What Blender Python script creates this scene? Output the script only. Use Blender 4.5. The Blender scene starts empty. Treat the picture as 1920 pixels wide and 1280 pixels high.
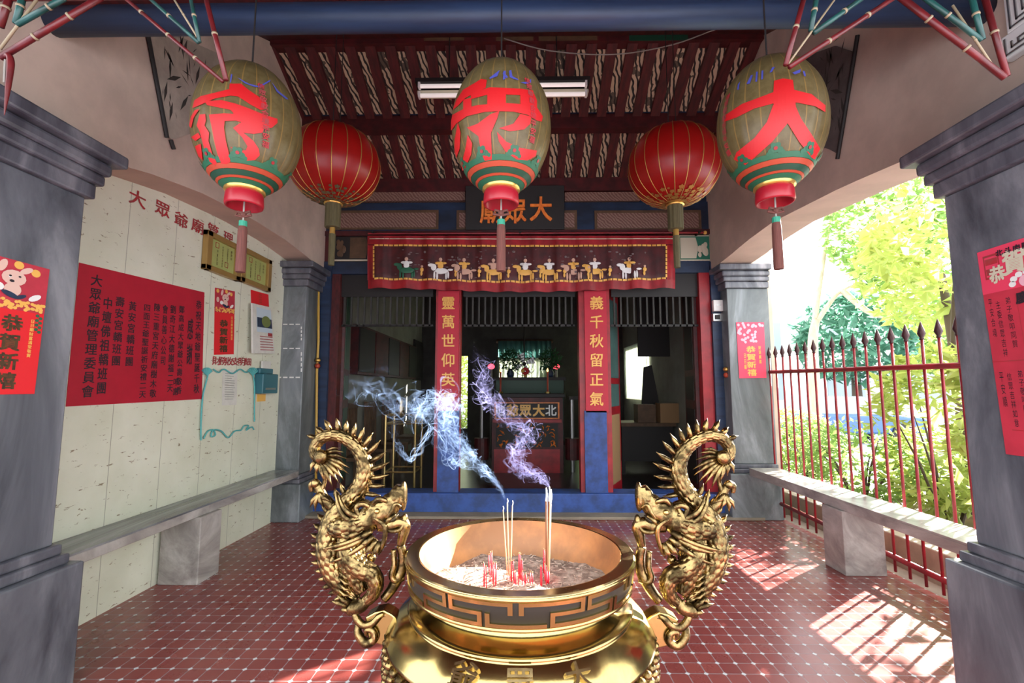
import bpy, bmesh, math, random
from mathutils import Vector, Matrix, noise
random.seed(7)
S = bpy.context.scene
COL = S.collection
PI = math.pi
# ------------------------------------------------------------------ camera, sky, sun, exposure
F, HC = 880.0, 1.5
PT, YW = math.atan(88 / F), math.atan(14 / F)
cam = bpy.data.cameras.new('camera'); cam.sensor_width = 36; cam.lens = F / 1920 * 36
cam.clip_start = 0.02
camo = bpy.data.objects.new('camera', cam); COL.objects.link(camo)
camo.location = (0, 0, HC); camo.rotation_euler = (PI / 2 + PT, 0, YW)
S.camera = camo
SUN = Vector((0.80, 0.58, 0.36)).normalized()          # towards the sun
w = bpy.data.worlds.new('sky'); S.world = w; w.use_nodes = True
wn = w.node_tree.nodes; wl = w.node_tree.links
bg = wn['Background']; bg.inputs['Color'].default_value = (0.93, 0.97, 1.0, 1); bg.inputs['Strength'].default_value = 3.6
sun = bpy.data.lights.new('sun', 'SUN'); sun.energy = 48; sun.angle = math.radians(0.6); sun.color = (1, .93, .82)
suno = bpy.data.objects.new('sun', sun); COL.objects.link(suno)
suno.rotation_euler = SUN.to_track_quat('Z', 'Y').to_euler(); suno.location = (8, 6, 6)
S.view_settings.view_transform = 'Standard'; S.view_settings.look = 'None'
S.view_settings.gamma = 1; S.view_settings.use_curve_mapping = False
S.view_settings.exposure = 0.55
S.cycles.max_bounces = 8; S.cycles.transparent_max_bounces = 24
S.cycles.caustics_reflective = False; S.cycles.caustics_refractive = False
S.cycles.sample_clamp_indirect = 6

# ------------------------------------------------------------------ photo pixel -> world
_cp, _sp, _cy, _sy = math.cos(PT), math.sin(PT), math.cos(YW), math.sin(YW)
EYE = Vector((0, 0, HC))
def ray(px, py):
    a = (px - 960) / F; b = (640 - py) / F
    y = _cp - b * _sp; z = _sp + b * _cp
    return Vector((a * _cy - y * _sy, a * _sy + y * _cy, z))
def onx(px, py, X): d = ray(px, py); return EYE + d * (X / d.x)
def ony(px, py, Y): d = ray(px, py); return EYE + d * (Y / d.y)
def onz(px, py, Z): d = ray(px, py); return EYE + d * ((Z - HC) / d.z)

# ------------------------------------------------------------------ materials
MATS = {}
def lin(c):
    return tuple((v / 12.92 if v <= .04045 else ((v + .055) / 1.055) ** 2.4) for v in c)
class NT:
    def __init__(s, m): s.n = m.node_tree.nodes; s.l = m.node_tree.links; s.b = s.n['Principled BSDF']
    def add(s, t, **k):
        o = s.n.new(t)
        for a, v in k.items(): setattr(o, a, v)
        return o
    def val(s, sock, v):
        if hasattr(v, 'bl_idname') or isinstance(v, bpy.types.NodeSocket): s.l.new(v, sock)
        else: sock.default_value = v
    def math(s, op, a, b=0.0, c=None):
        o = s.add('ShaderNodeMath', operation=op); s.val(o.inputs[0], a); s.val(o.inputs[1], b)
        if c is not None: s.val(o.inputs[2], c)
        return o.outputs[0]
    def mix(s, f, a, b):
        o = s.add('ShaderNodeMix', data_type='RGBA'); s.val(o.inputs[0], f); s.val(o.inputs[6], a); s.val(o.inputs[7], b)
        return o.outputs[2]
    def coord(s, scale=(1, 1, 1), rot=(0, 0, 0)):
        c = s.add('ShaderNodeTexCoord'); m = s.add('ShaderNodeMapping'); m.inputs['Scale'].default_value = scale
        m.inputs['Rotation'].default_value = rot
        s.l.new(c.outputs['Object'], m.inputs['Vector']); return m.outputs[0]
    def noise(s, vec, scale, detail=4, rough=.55, dist=0):
        o = s.add('ShaderNodeTexNoise'); s.l.new(vec, o.inputs['Vector']); o.inputs['Scale'].default_value = scale
        o.inputs['Detail'].default_value = detail; o.inputs['Roughness'].default_value = rough; o.inputs['Distortion'].default_value = dist
        return o.outputs['Fac']
    def ramp(s, f, stops):
        o = s.add('ShaderNodeValToRGB'); e = o.color_ramp.elements
        while len(e) < len(stops): e.new(.5)
        for x, (p, c) in zip(e, stops): x.position = p; x.color = (*c[:3], 1)
        s.l.new(f, o.inputs[0]); return o.outputs[0]
    def bump(s, h, st=.3, d=.01):
        o = s.add('ShaderNodeBump'); o.inputs['Strength'].default_value = st; o.inputs['Distance'].default_value = d
        s.l.new(h, o.inputs['Height']); s.l.new(o.outputs[0], s.b.inputs['Normal'])
def C4(c): return (*c[:3], 1)
def mat(name, c, rough=.6, metal=0, var=0.0, vscale=6, spec=None, stretch=(1, 1, 1), c2=None, bump=0, sheen=0):
    if name in MATS: return MATS[name]
    m = bpy.data.materials.new(name); m.use_nodes = True; t = NT(m); b = t.b
    b.inputs['Base Color'].default_value = C4(c); b.inputs['Roughness'].default_value = rough; b.inputs['Metallic'].default_value = metal
    if spec is not None: b.inputs['Specular IOR Level'].default_value = spec
    if var or c2:
        v = t.coord(stretch); f = t.noise(v, vscale, 5, .6)
        d = c2 if c2 else tuple(x * (1 - var) for x in c)
        lo, hi = (.38, .62)
        col = t.ramp(f, [(lo, d), (hi, c)]); t.l.new(col, b.inputs['Base Color'])
        if bump: t.bump(f, bump, .01)
    MATS[name] = m; return m
def stone(name, base, dark, light, sc=2.2, rough=.35, stretch=(1, 1, .35), rot=(0, .5, 0)):
    m = bpy.data.materials.new(name); m.use_nodes = True; t = NT(m); MATS[name] = m
    v = t.coord(stretch, rot); f = t.noise(v, sc, 8, .65, 1.2); g = t.noise(v, sc * 6, 5, .6, .6)
    c = t.ramp(f, [(.34, dark), (.5, base), (.64, light)])
    c = t.mix(t.math('MULTIPLY', g, .45), c, C4(dark)); t.l.new(c, t.b.inputs['Base Color'])
    t.b.inputs['Roughness'].default_value = rough; t.bump(g, .12, .004); return m
stone('pillar_stone', (.15, .16, .185), (.05, .055, .07), (.30, .31, .34), 1.6)
stone('pillar_stone_far', (.17, .19, .20), (.07, .08, .085), (.34, .37, .40), 1.8)
stone('bench_marble', (.42, .39, .36), (.2, .18, .17), (.62, .60, .57), 2.4, .3, (1, .5, 1))
stone('bench_top_marble', (.26, .27, .28), (.1, .1, .11), (.46, .46, .47), 2.0, .22, (2.5, .3, 1), (0, 0, .4))
stone('capital_stone', (.12, .125, .15), (.05, .05, .065), (.24, .24, .27), 3)
mat('plaster', (.64, .50, .41), .85, var=.22, vscale=2.2, stretch=(1, 1, 1), bump=.08)
mat('plaster_soffit', (.62, .44, .36), .85, var=.12, vscale=3)
mat('blue_paint', (.016, .036, .088), .5, c2=(.010, .022, .055), vscale=5, stretch=(.3, 3, 3))
mat('blue_dark', (.016, .035, .085), .5, c2=(.008, .016, .035), vscale=4, stretch=(.4, 1, 1))
mat('blue_sill', (.03, .085, .33), .55, c2=(.02, .05, .17), vscale=7)
mat('red_paint', (.36, .012, .02), .45, c2=(.22, .008, .014), vscale=6)
mat('red_dark', (.085, .009, .011), .55, c2=(.04, .006, .007), vscale=7)
mat('red_wood', (.095, .011, .012), .6, c2=(.045, .007, .008), vscale=9, stretch=(3, .4, 1))
mat('black_wood', (.012, .010, .010), .6)
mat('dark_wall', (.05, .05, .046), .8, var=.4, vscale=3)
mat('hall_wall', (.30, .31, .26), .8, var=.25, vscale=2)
mat('gold_paint', (.82, .46, .10), .45)
mat('orange_gold', (.90, .27, .04), .4, c2=(.70, .15, .02), vscale=20)
mat('yellow_pipe', (.55, .34, .06), .45)
mat('poster_red', (.47, .008, .030), .55, var=.12, vscale=5)
mat('poster_bright', (.72, .012, .022), .5)
mat('poster_pink', (.78, .055, .12), .5)
mat('poster_faded', (.56, .035, .065), .55, var=.2, vscale=5)
mat('ink', (.02, .012, .02), .6); mat('ink_brown', (.10, .05, .015), .5, c2=(.03, .02, .01), vscale=40)
mat('red_ink', (.42, .02, .03), .7, c2=(.30, .05, .05), vscale=15)
mat('teal_ink', (.10, .42, .42), .7)
mat('white', (.8, .8, .78), .5); mat('paper', (.72, .71, .66), .7, var=.1, vscale=12)
mat('cert', (.44, .48, .16), .4, var=.12, vscale=6); mat('frame_gold', (.42, .27, .09), .35, metal=.4)
mat('steel', (.4, .4, .4), .35, metal=.9)
mat('cardboard', (.32, .19, .09), .8); mat('wood_brown', (.13, .07, .035), .6, var=.4)
mat('bamboo_red', (.15, .012, .015), .35, c2=(.09, .008, .01), vscale=14)
mat('bamboo_green', (.012, .085, .075), .35, c2=(.008, .045, .04), vscale=14)
mat('bamboo_pale', (.30, .24, .15), .5); mat('wire', (.3, .28, .25), .5)
mat('iron_red', (.34, .018, .028), .4, c2=(.22, .02, .025), vscale=10)
mat('iron_dark', (.05, .012, .015), .5)
mat('ash', (.46, .36, .29), .95, c2=(.20, .14, .11), vscale=45, bump=.6)
mat('incense', (.18, .065, .025), .7); mat('incense_pale', (.62, .42, .25), .7); mat('incense_ash', (.72, .71, .68), .9)
mat('stub_red', (.72, .012, .04), .5); mat('stub_tip', (.5, .3, .15), .7)
mat('tassel', (.13, .04, .03), .8, var=.3, vscale=40, stretch=(6, 6, .3)); mat('tassel_green', (.02, .24, .15), .6)
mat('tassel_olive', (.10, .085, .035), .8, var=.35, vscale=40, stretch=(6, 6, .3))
mat('gold_trim', (.72, .45, .12), .3, metal=.8); mat('lantern_gold', (.42, .23, .06), .35, metal=.6)
mat('green_cloud', (.015, .11, .055), .5); mat('green_deep', (.008, .055, .03), .5); mat('orange_ring', (.38, .05, .02), .5)
mat('lantern_red_char', (.50, .006, .009), .5); mat('blue_ink', (.06, .07, .34), .6)
mat('cap_red', (.33, .008, .02), .35)
mat('green_panel', (.02, .16, .10), .5); mat('cream', (.62, .58, .44), .6)
mat('trunk', (.50, .40, .30), .8, var=.3, vscale=8, stretch=(1, 1, .3)); mat('trunk_dark', (.07, .05, .035), .9)
mat('concrete', (.30, .25, .19), .9, var=.25, vscale=4); mat('road', (.34, .36, .42), .9)
mat('facade', (.72, .72, .70), .8); mat('facade_window', (.25, .3, .34), .2)
mat('car_blue', (.05, .12, .3), .3); mat('flame', (1, .5, .12), .5)
mat('brass_dark', (.014, .011, .007), .55)

def floor_mat():
    m = bpy.data.materials.new('floor_tiles'); m.use_nodes = True; t = NT(m); MATS['floor_tiles'] = m
    c = t.add('ShaderNodeTexCoord'); s = t.add('ShaderNodeSeparateXYZ'); t.l.new(c.outputs['Object'], s.inputs[0])
    P = .0985
    def cell(o):
        f = t.math('FRACT', t.math('DIVIDE', o, P)); return t.math('ABSOLUTE', t.math('SUBTRACT', f, .5))   # .5 at the joints
    ax, ay = cell(s.outputs[0]), cell(s.outputs[1])
    dx, dy = t.math('SUBTRACT', .5, ax), t.math('SUBTRACT', .5, ay)
    dia = t.math('ADD', dx, dy)                         # distance from tile corner
    dot = t.math('LESS_THAN', dia, .135)
    dj = t.math('LESS_THAN', t.math('ABSOLUTE', t.math('SUBTRACT', dia, .155)), .02)
    jn = t.math('MAXIMUM', t.math('LESS_THAN', t.math('MINIMUM', dx, dy), .03), dj)
    idx = t.add('ShaderNodeCombineXYZ')
    t.l.new(t.math('FLOOR', t.math('DIVIDE', s.outputs[0], P)), idx.inputs[0]); t.l.new(t.math('FLOOR', t.math('DIVIDE', s.outputs[1], P)), idx.inputs[1])
    wn_ = t.add('ShaderNodeTexWhiteNoise'); t.l.new(idx.outputs[0], wn_.inputs['Vector'])
    tile = t.mix(wn_.outputs['Value'], (.25, .050, .044, 1), (.33, .078, .064, 1))
    n = t.noise(c.outputs['Object'], 3, 5, .6)
    tile = t.mix(t.math('MULTIPLY', n, .5), tile, (.18, .05, .05, 1))
    col = t.mix(jn, tile, (.30, .21, .22, 1)); col = t.mix(dot, col, (.66, .68, .70, 1))
    t.l.new(col, t.b.inputs['Base Color'])
    r = t.math('ADD', .16, t.math('MULTIPLY', t.math('MAXIMUM', jn, n), .25)); t.l.new(r, t.b.inputs['Roughness'])
    t.bump(t.math('SUBTRACT', 1, jn), .35, .002); return m
floor_mat()
def cream_wall_mat():
    m = bpy.data.materials.new('cream_panels'); m.use_nodes = True; t = NT(m); MATS['cream_panels'] = m
    c = t.add('ShaderNodeTexCoord'); s = t.add('ShaderNodeSeparateXYZ'); t.l.new(c.outputs['Object'], s.inputs[0])
    f = t.math('FRACT', t.math('DIVIDE', s.outputs[1], .46)); seam = t.math('LESS_THAN', f, .012)
    g = t.noise(c.outputs['Object'], 2.5, 5); 
    col = t.ramp(g, [(.3, (.64, .65, .51)), (.7, (.76, .77, .64))])
    zz = t.math('MULTIPLY', t.math('ADD', s.outputs[2], 0), 1)
    spl = t.noise(t.coord((1, 5, 16)), 2.2, 6, .7, .4)
    col = t.mix(t.math('GREATER_THAN', spl, .635), col, (.27, .22, .14, 1))
    sp2 = t.noise(t.coord((1, 7, 22), (.1, 0, 0)), 2.9, 5, .7, .3)
    col = t.mix(t.math('GREATER_THAN', sp2, .66), col, (.74, .72, .66, 1))
    col = t.mix(seam, col, (.36, .36, .28, 1)); t.l.new(col, t.b.inputs['Base Color'])
    t.b.inputs['Roughness'].default_value = .6; t.bump(t.math('SUBTRACT', 1, seam), .3, .003); return m
cream_wall_mat()
def ceiling_mat():     # boards between the rafters: black ground with cream feather strokes
    m = bpy.data.materials.new('feather_boards'); m.use_nodes = True; t = NT(m); MATS['feather_boards'] = m
    v = t.coord((1, 1, 1), (0, 0, .28)); wv = t.add('ShaderNodeTexWave'); t.l.new(v, wv.inputs['Vector'])
    wv.inputs['Scale'].default_value = 6.5; wv.inputs['Distortion'].default_value = 4; wv.inputs['Detail'].default_value = 1; wv.inputs['Detail Scale'].default_value = 1.6
    n = t.noise(t.coord(), 5, 3)
    col = t.ramp(wv.outputs['Fac'], [(.30, (.015, .013, .012)), (.44, (.60, .46, .31))])
    col = t.mix(t.math('MULTIPLY', t.math('GREATER_THAN', n, .60), .85), col, (.03, .025, .02, 1))
    t.l.new(col, t.b.inputs['Base Color']); t.b.inputs['Roughness'].default_value = .7; return m
ceiling_mat()
def diag_mat(name, a, b, sc=14):
    m = bpy.data.materials.new(name); m.use_nodes = True; t = NT(m); MATS[name] = m
    wv = t.add('ShaderNodeTexWave', bands_direction='DIAGONAL'); t.l.new(t.coord((1, 1, 1)), wv.inputs['Vector'])
    wv.inputs['Scale'].default_value = sc; wv.inputs['Distortion'].default_value = 5; wv.inputs['Detail'].default_value = 3
    t.l.new(t.ramp(wv.outputs['Fac'], [(.2, a), (.8, b)]), t.b.inputs['Base Color']); t.b.inputs['Roughness'].default_value = .6; return m
diag_mat('grain_panel', (.15, .07, .055), (.27, .165, .13))
def brass_mat(name, c, rough, patina, sc=9, pc=(.035, .024, .010), lo=.5, hi=.62, bs=.05):
    m = bpy.data.materials.new(name); m.use_nodes = True; t = NT(m); MATS[name] = m
    f = t.noise(t.coord(), sc, 6, .65, .3); k = t.ramp(f, [(lo, (0, 0, 0)), (hi, (1, 1, 1))])
    k = t.math('MULTIPLY', k, patina)
    t.l.new(t.mix(k, C4(c), C4(pc)), t.b.inputs['Base Color']); t.b.inputs['Metallic'].default_value = 1
    t.l.new(t.math('ADD', rough, t.math('MULTIPLY', k, .25)), t.b.inputs['Roughness'])
    t.bump(t.noise(t.coord(), 60 if bs < .1 else 70, 3), bs, .002 if bs < .1 else .006); return m
brass_mat('brass', (.44, .33, .125), .15, .5, 3, (.22, .15, .055))
brass_mat('brass_dragon', (.27, .185, .078), .2, .93, 26, (.030, .020, .009), .42, .60, .12)
brass_mat('brass_rim', (.46, .34, .16), .2, .4, 5, (.24, .165, .07))
mat('brass_inside', (.52, .25, .095), .5, metal=.35, c2=(.30, .15, .07), vscale=6)
mat('patina', (.05, .034, .015), .5, metal=.7, c2=(.02, .014, .008), vscale=30)
def lantern_mat():
    m = bpy.data.materials.new('oiled_paper'); m.use_nodes = True; t = NT(m); MATS['oiled_paper'] = m
    c = t.add('ShaderNodeTexCoord'); s = t.add('ShaderNodeSeparateXYZ'); t.l.new(c.outputs['Object'], s.inputs[0])
    th = t.math('ARCTAN2', s.outputs[1], s.outputs[0])
    fr = t.math('FRACT', t.math('MULTIPLY', t.math('ADD', th, 3.15), 24 / (2 * PI)))
    line = t.math('LESS_THAN', t.math('ABSOLUTE', t.math('SUBTRACT', fr, .5)), .045)
    n = t.noise(c.outputs['Object'], 18, 5, .7)
    col = t.ramp(n, [(.3, (.13, .095, .035)), (.7, (.21, .165, .072))])
    col = t.mix(t.math('MULTIPLY', line, .8), col, (.36, .22, .065, 1)); t.l.new(col, t.b.inputs['Base Color'])
    t.b.inputs['Roughness'].default_value = .35; t.bump(line, .4, .003)
    tr = t.add('ShaderNodeBsdfTranslucent'); t.l.new(col, tr.inputs[0]); mx = t.add('ShaderNodeMixShader'); mx.inputs[0].default_value = .35
    t.l.new(t.b.outputs[0], mx.inputs[1]); t.l.new(tr.outputs[0], mx.inputs[2]); t.l.new(mx.outputs[0], t.n['Material Output'].inputs[0]); return m
lantern_mat()
def translu(name, c, f=.5, rough=.5, var=.3, vs=3, spec=.3):
    m = mat(name, c, rough, var=var, vscale=vs, spec=spec); t = NT(m)
    tr = t.add('ShaderNodeBsdfTranslucent'); tr.inputs[0].default_value = C4(c); mx = t.add('ShaderNodeMixShader'); mx.inputs[0].default_value = f
    t.l.new(t.b.outputs[0], mx.inputs[1]); t.l.new(tr.outputs[0], mx.inputs[2]); t.l.new(mx.outputs[0], t.n['Material Output'].inputs[0]); return m
translu('lantern_silk', (.40, .010, .008), .35, .3, .1, 30, .5)
translu('leaf_bright', (.42, .50, .13), .5); translu('leaf_mid', (.24, .38, .10), .5); translu('leaf_dark', (.05, .16, .07), .4); translu('leaf_teal', (.10, .26, .17), .4)
translu('curtain', (.62, .66, .56), .6); translu('curtain_teal', (.16, .32, .30), .5)
def smoke_mat(name, c, a):
    m = bpy.data.materials.new(name); m.use_nodes = True; t = NT(m); MATS[name] = m
    t.n.remove(t.b)
    d = t.add('ShaderNodeBsdfDiffuse'); d.inputs[0].default_value = C4(c); tl = t.add('ShaderNodeBsdfTranslucent'); tl.inputs[0].default_value = C4(c)
    m1 = t.add('ShaderNodeMixShader'); t.l.new(d.outputs[0], m1.inputs[1]); t.l.new(tl.outputs[0], m1.inputs[2])
    tr = t.add('ShaderNodeBsdfTransparent'); m2 = t.add('ShaderNodeMixShader')
    f = t.noise(t.coord(), 14, 3); f = t.math('MULTIPLY', t.math('SUBTRACT', f, .25), a * 2)
    at = t.add('ShaderNodeAttribute', attribute_name='dens'); f = t.math('MULTIPLY', f, at.outputs['Fac'])
    cl = t.math('MINIMUM', t.math('MAXIMUM', f, 0.0), 1.0)
    t.l.new(cl, m2.inputs[0]); t.l.new(tr.outputs[0], m2.inputs[1]); t.l.new(m1.outputs[0], m2.inputs[2])
    t.l.new(m2.outputs[0], t.n['Material Output'].inputs[0]); return m
smoke_mat('smoke_blue', (.40, .58, .95), .42); smoke_mat('smoke_violet', (.46, .46, .92), .40)
def emis(name, c, s):
    m = bpy.data.materials.new(name); m.use_nodes = True; t = NT(m); MATS[name] = m
    t.b.inputs['Base Color'].default_value = C4(c); t.b.inputs['Emission Color'].default_value = C4(c); t.b.inputs['Emission Strength'].default_value = s; return m
emis('lamp_red', (1, .05, .08), 3.0); emis('lamp_flame', (1, .45, .12), 4.0); emis('tube_lit', (.95, .85, .82), .35)

# ------------------------------------------------------------------ mesh builder
def frame_of(d):
    d = d.normalized(); a = Vector((0, 0, 1)) if abs(d.z) < .9 else Vector((1, 0, 0))
    u = d.cross(a).normalized(); return u, u.cross(d).normalized()
class MB:
    def __init__(s): s.v = []; s.f = []; s.m = []
    def add(s, vs, fs, mi=0):
        b = len(s.v); s.v += [Vector(v) for v in vs]
        for f in fs: s.f.append(tuple(i + b for i in f)); s.m.append(mi)
        return s
    def box(s, x0, x1, y0, y1, z0, z1, mi=0):
        v = [(x, y, z) for z in (z0, z1) for y in (y0, y1) for x in (x0, x1)]
        return s.add(v, [(0, 2, 3, 1), (4, 5, 7, 6), (0, 1, 5, 4), (2, 6, 7, 3), (0, 4, 6, 2), (1, 3, 7, 5)], mi)
    def hexa(s, bot, top, mi=0):     # two loops of equal length
        n = len(bot); return s.add(list(bot) + list(top), [tuple(reversed(range(n))), tuple(range(n, 2 * n))] + [(i, (i + 1) % n, n + (i + 1) % n, n + i) for i in range(n)], mi)
    def prism(s, pts, off, mi=0):
        off = Vector(off); return s.hexa([Vector(p) for p in pts], [Vector(p) + off for p in pts], mi)
    def face(s, pts, mi=0): return s.add(pts, [tuple(range(len(pts)))], mi)
    def tube(s, path, r, seg=8, mi=0, cap=True, flat=None, fn=None):
        P = [Vector(p) for p in path]; n = len(P); R = r if isinstance(r, (list, tuple)) else [r] * n
        vs = []; u = None
        for i, p in enumerate(P):
            d = (P[min(i + 1, n - 1)] - P[max(i - 1, 0)])
            if d.length < 1e-9: d = Vector((0, 0, 1))
            d.normalize()
            if u is None: u, w_ = frame_of(d)
            u = (u - d * u.dot(d)); u = u.normalized() if u.length > 1e-6 else frame_of(d)[0]
            w_ = d.cross(u)
            for k in range(seg):
                a = 2 * PI * k / seg; rr = R[i]
                if fn: rr = rr * fn(i, a)
                vs.append(p + u * (math.cos(a) * rr) + w_ * (math.sin(a) * rr * (flat or 1)))
        fs = [(i * seg + k, i * seg + (k + 1) % seg, (i + 1) * seg + (k + 1) % seg, (i + 1) * seg + k) for i in range(n - 1) for k in range(seg)]
        if cap: fs += [tuple(reversed(range(seg))), tuple(range((n - 1) * seg, n * seg))]
        return s.add(vs, fs, mi)
    def lathe(s, prof, seg=48, c=(0, 0, 0), mi=0, mis=None, rfn=None):
        c = Vector(c); vs = []
        for (r, z) in prof:
            for k in range(seg):
                a = 2 * PI * k / seg; q = r * (rfn(a) if rfn else 1); vs.append(c + Vector((q * math.cos(a), q * math.sin(a), z)))
        n = len(prof)
        for i in range(n - 1):
            s.add([], [], 0)
        b = len(s.v); s.v += vs
        for i in range(n - 1):
            for k in range(seg):
                s.f.append((b + i * seg + k, b + i * seg + (k + 1) % seg, b + (i + 1) * seg + (k + 1) % seg, b + (i + 1) * seg + k)); s.m.append(mis[i] if mis else mi)
        return s
    def ball(s, c, r, seg=12, mi=0, sc=(1, 1, 1)):
        c = Vector(c); n = seg // 2 + 1; vs = []
        for i in range(n + 1):
            t = PI * i / n
            for k in range(seg):
                a = 2 * PI * k / seg; vs.append(c + Vector((r * sc[0] * math.sin(t) * math.cos(a), r * sc[1] * math.sin(t) * math.sin(a), r * sc[2] * math.cos(t))))
        return s.add(vs, [(i * seg + k, (i + 1) * seg + k, (i + 1) * seg + (k + 1) % seg, i * seg + (k + 1) % seg) for i in range(n) for k in range(seg)], mi)
    def build(s, name, m, parent=None, smooth=False, bevel=0, label=None):
        me = bpy.data.meshes.new(name); o0 = Vector((0, 0, 0))
        if parent is not None: o0 = worldloc(parent)
        me.from_pydata([tuple(v - o0) for v in s.v], [], s.f)
        for x in (m if isinstance(m, (list, tuple)) else [m]): me.materials.append(MATS[x])
        me.polygons.foreach_set('material_index', s.m)
        if smooth: me.polygons.foreach_set('use_smooth', [True] * len(me.polygons))
        me.validate(); me.update()
        o = bpy.data.objects.new(name, me); COL.objects.link(o)
        if parent is not None: o.parent = parent
        if bevel:
            b = o.modifiers.new('bevel', 'BEVEL'); b.width = bevel; b.segments = 2; b.limit_method = 'ANGLE'
        if smooth is not True and smooth:
            pass
        if label: o['label'] = label
        return o
def worldloc(o):
    l = Vector(o.location)
    while o.parent is not None: o = o.parent; l += Vector(o.location)
    return l
def tag(o, label, cat, group=None):
    o['label'] = label; o['category'] = cat
    if group: o['group'] = group
    return o
def struct(o, label=None):
    o['kind'] = 'structure'
    if label: o['label'] = label
    return o
def stuff(o): o['kind'] = 'stuff'; return o
def root(name, loc, label, cat, group=None):
    o = bpy.data.objects.new(name, None); COL.objects.link(o); o.location = loc; o.empty_display_size = .05
    return tag(o, label, cat, group)
def kids(o): return list(o.children)
def copy_thing(o, loc, label=None, rz=None, scale=None, mirror=False):
    r = o.copy(); COL.objects.link(r); r.location = loc
    if label: r['label'] = label
    if rz is not None: r.rotation_euler = (0, 0, rz)
    if scale: r.scale = scale
    for ch in kids(o):
        c = ch.copy(); COL.objects.link(c); c.parent = r
        for g in kids(ch):
            d = g.copy(); COL.objects.link(d); d.parent = c
    return r
def spline(pts, n=8):
    P = [Vector(p) for p in pts]; out = []
    for i in range(len(P) - 1):
        p0 = P[max(i - 1, 0)]; p1 = P[i]; p2 = P[i + 1]; p3 = P[min(i + 2, len(P) - 1)]
        for k in range(n):
            t = k / n; out.append(.5 * ((2 * p1) + (p2 - p0) * t + (2 * p0 - 5 * p1 + 4 * p2 - p3) * t * t + (3 * p1 - p0 - 3 * p2 + p3) * t ** 3))
    out.append(P[-1]); return out
def lerpl(vals, n=8):
    out = []
    for i in range(len(vals) - 1):
        for k in range(n): out.append(vals[i] + (vals[i + 1] - vals[i]) * k / n)
    out.append(vals[-1]); return out
# ------------------------------------------------------------------ lettering
GL = {}
def glyph(ch, fat=0.0):
    k = ch
    if k not in GL:
        c = bpy.data.curves.new('g', 'FONT'); c.body = ch; c.size = 1; c.resolution_u = 3
        o = bpy.data.objects.new('g', c); COL.objects.link(o)
        dg = bpy.context.evaluated_depsgraph_get(); dg.update()
        me = bpy.data.meshes.new_from_object(o.evaluated_get(dg))
        GL[k] = ([(v.co.x - .5, v.co.y - .38) for v in me.vertices], [tuple(p.vertices) for p in me.polygons])
        bpy.data.objects.remove(o); bpy.data.curves.remove(c); bpy.data.meshes.remove(me)
    return GL[k]
def put(mb, ch, cen, ux, uy, w, h, mi=0, fat=0.0, depth=0, nrm=None, shear=0):
    """one character centred at cen; ux, uy unit vectors; w,h its cell size"""
    vs, fs = glyph(ch); cen = Vector(cen); ux = Vector(ux); uy = Vector(uy)
    if fat:      # a heavier brush: the same strokes laid down four times, a hair apart
        up = ux.cross(uy).normalized()
        for i, (dx, dy) in enumerate(((fat, fat), (-fat, fat), (fat, -fat))): put(mb, ch, cen + ux * (dx * w) + uy * (dy * h) + up * (.0004 * (i + 1)), ux, uy, w, h, mi, 0, depth, nrm, shear)
        cen = cen + ux * (-fat * w) + uy * (-fat * h)
    P = [cen + ux * ((x + shear * y) * w) + uy * (y * h) for x, y in vs]
    if not depth: mb.add(P, fs, mi); return
    n = Vector(nrm) * depth; b = len(P)
    mb.add([p + n for p in P], fs, mi)
    ed = {}
    for f in fs:
        for i in range(len(f)):
            e = (f[i], f[(i + 1) % len(f)]); ed[e] = 1
    q = [(e[0], e[1], e[1] + b, e[0] + b) for e in ed if (e[1], e[0]) not in ed]
    mb.add(P + [p + n for p in P], q, mi)
def column(mb, text, top, bot, ux, w, mi=0, fat=0.0, squash=1.0, nrm=None, depth=0):
    """vertical column of characters from point top down to point bot"""
    top = Vector(top); bot = Vector(bot); d = (bot - top); n = len(text); uy = -d.normalized(); h = d.length / n
    for i, ch in enumerate(text):
        if ch != ' ': put(mb, ch, top + d * ((i + .5) / n), ux, uy, w, h * squash, mi, fat, depth, nrm)
# ------------------------------------------------------------------ the setting
YD = 5.9                       # plane of the temple door wall
XL, XR = -2.50, 2.42           # inner faces of the porch side walls
XLO, XRO = -2.80, 2.80         # their outer faces
ZC0 = ony(970, 335, YD).z
d0 = ray(970, 70); YR = (ZC0 + .5 * YD - HC) / (d0.z / d0.y + .5)       # ridge of the porch roof
def zc(y): return ZC0 + .5 * (YD - y) if y > YR else ZC0 + .5 * (YD - YR) - .5 * (YR - y)
def rect(px0, py0, px1, py1, Y):
    cx, cyy = (px0 + px1) / 2, (py0 + py1) / 2
    return ony(px0, cyy, Y).x, ony(px1, cyy, Y).x, ony(cx, py1, Y).z, ony(cx, py0, Y).z
def pbox(mb, px0, py0, px1, py1, Y, th, mi=0):
    x0, x1, z0, z1 = rect(px0, py0, px1, py1, Y); return mb.box(x0, x1, Y, Y + th, z0, z1, mi)

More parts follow.
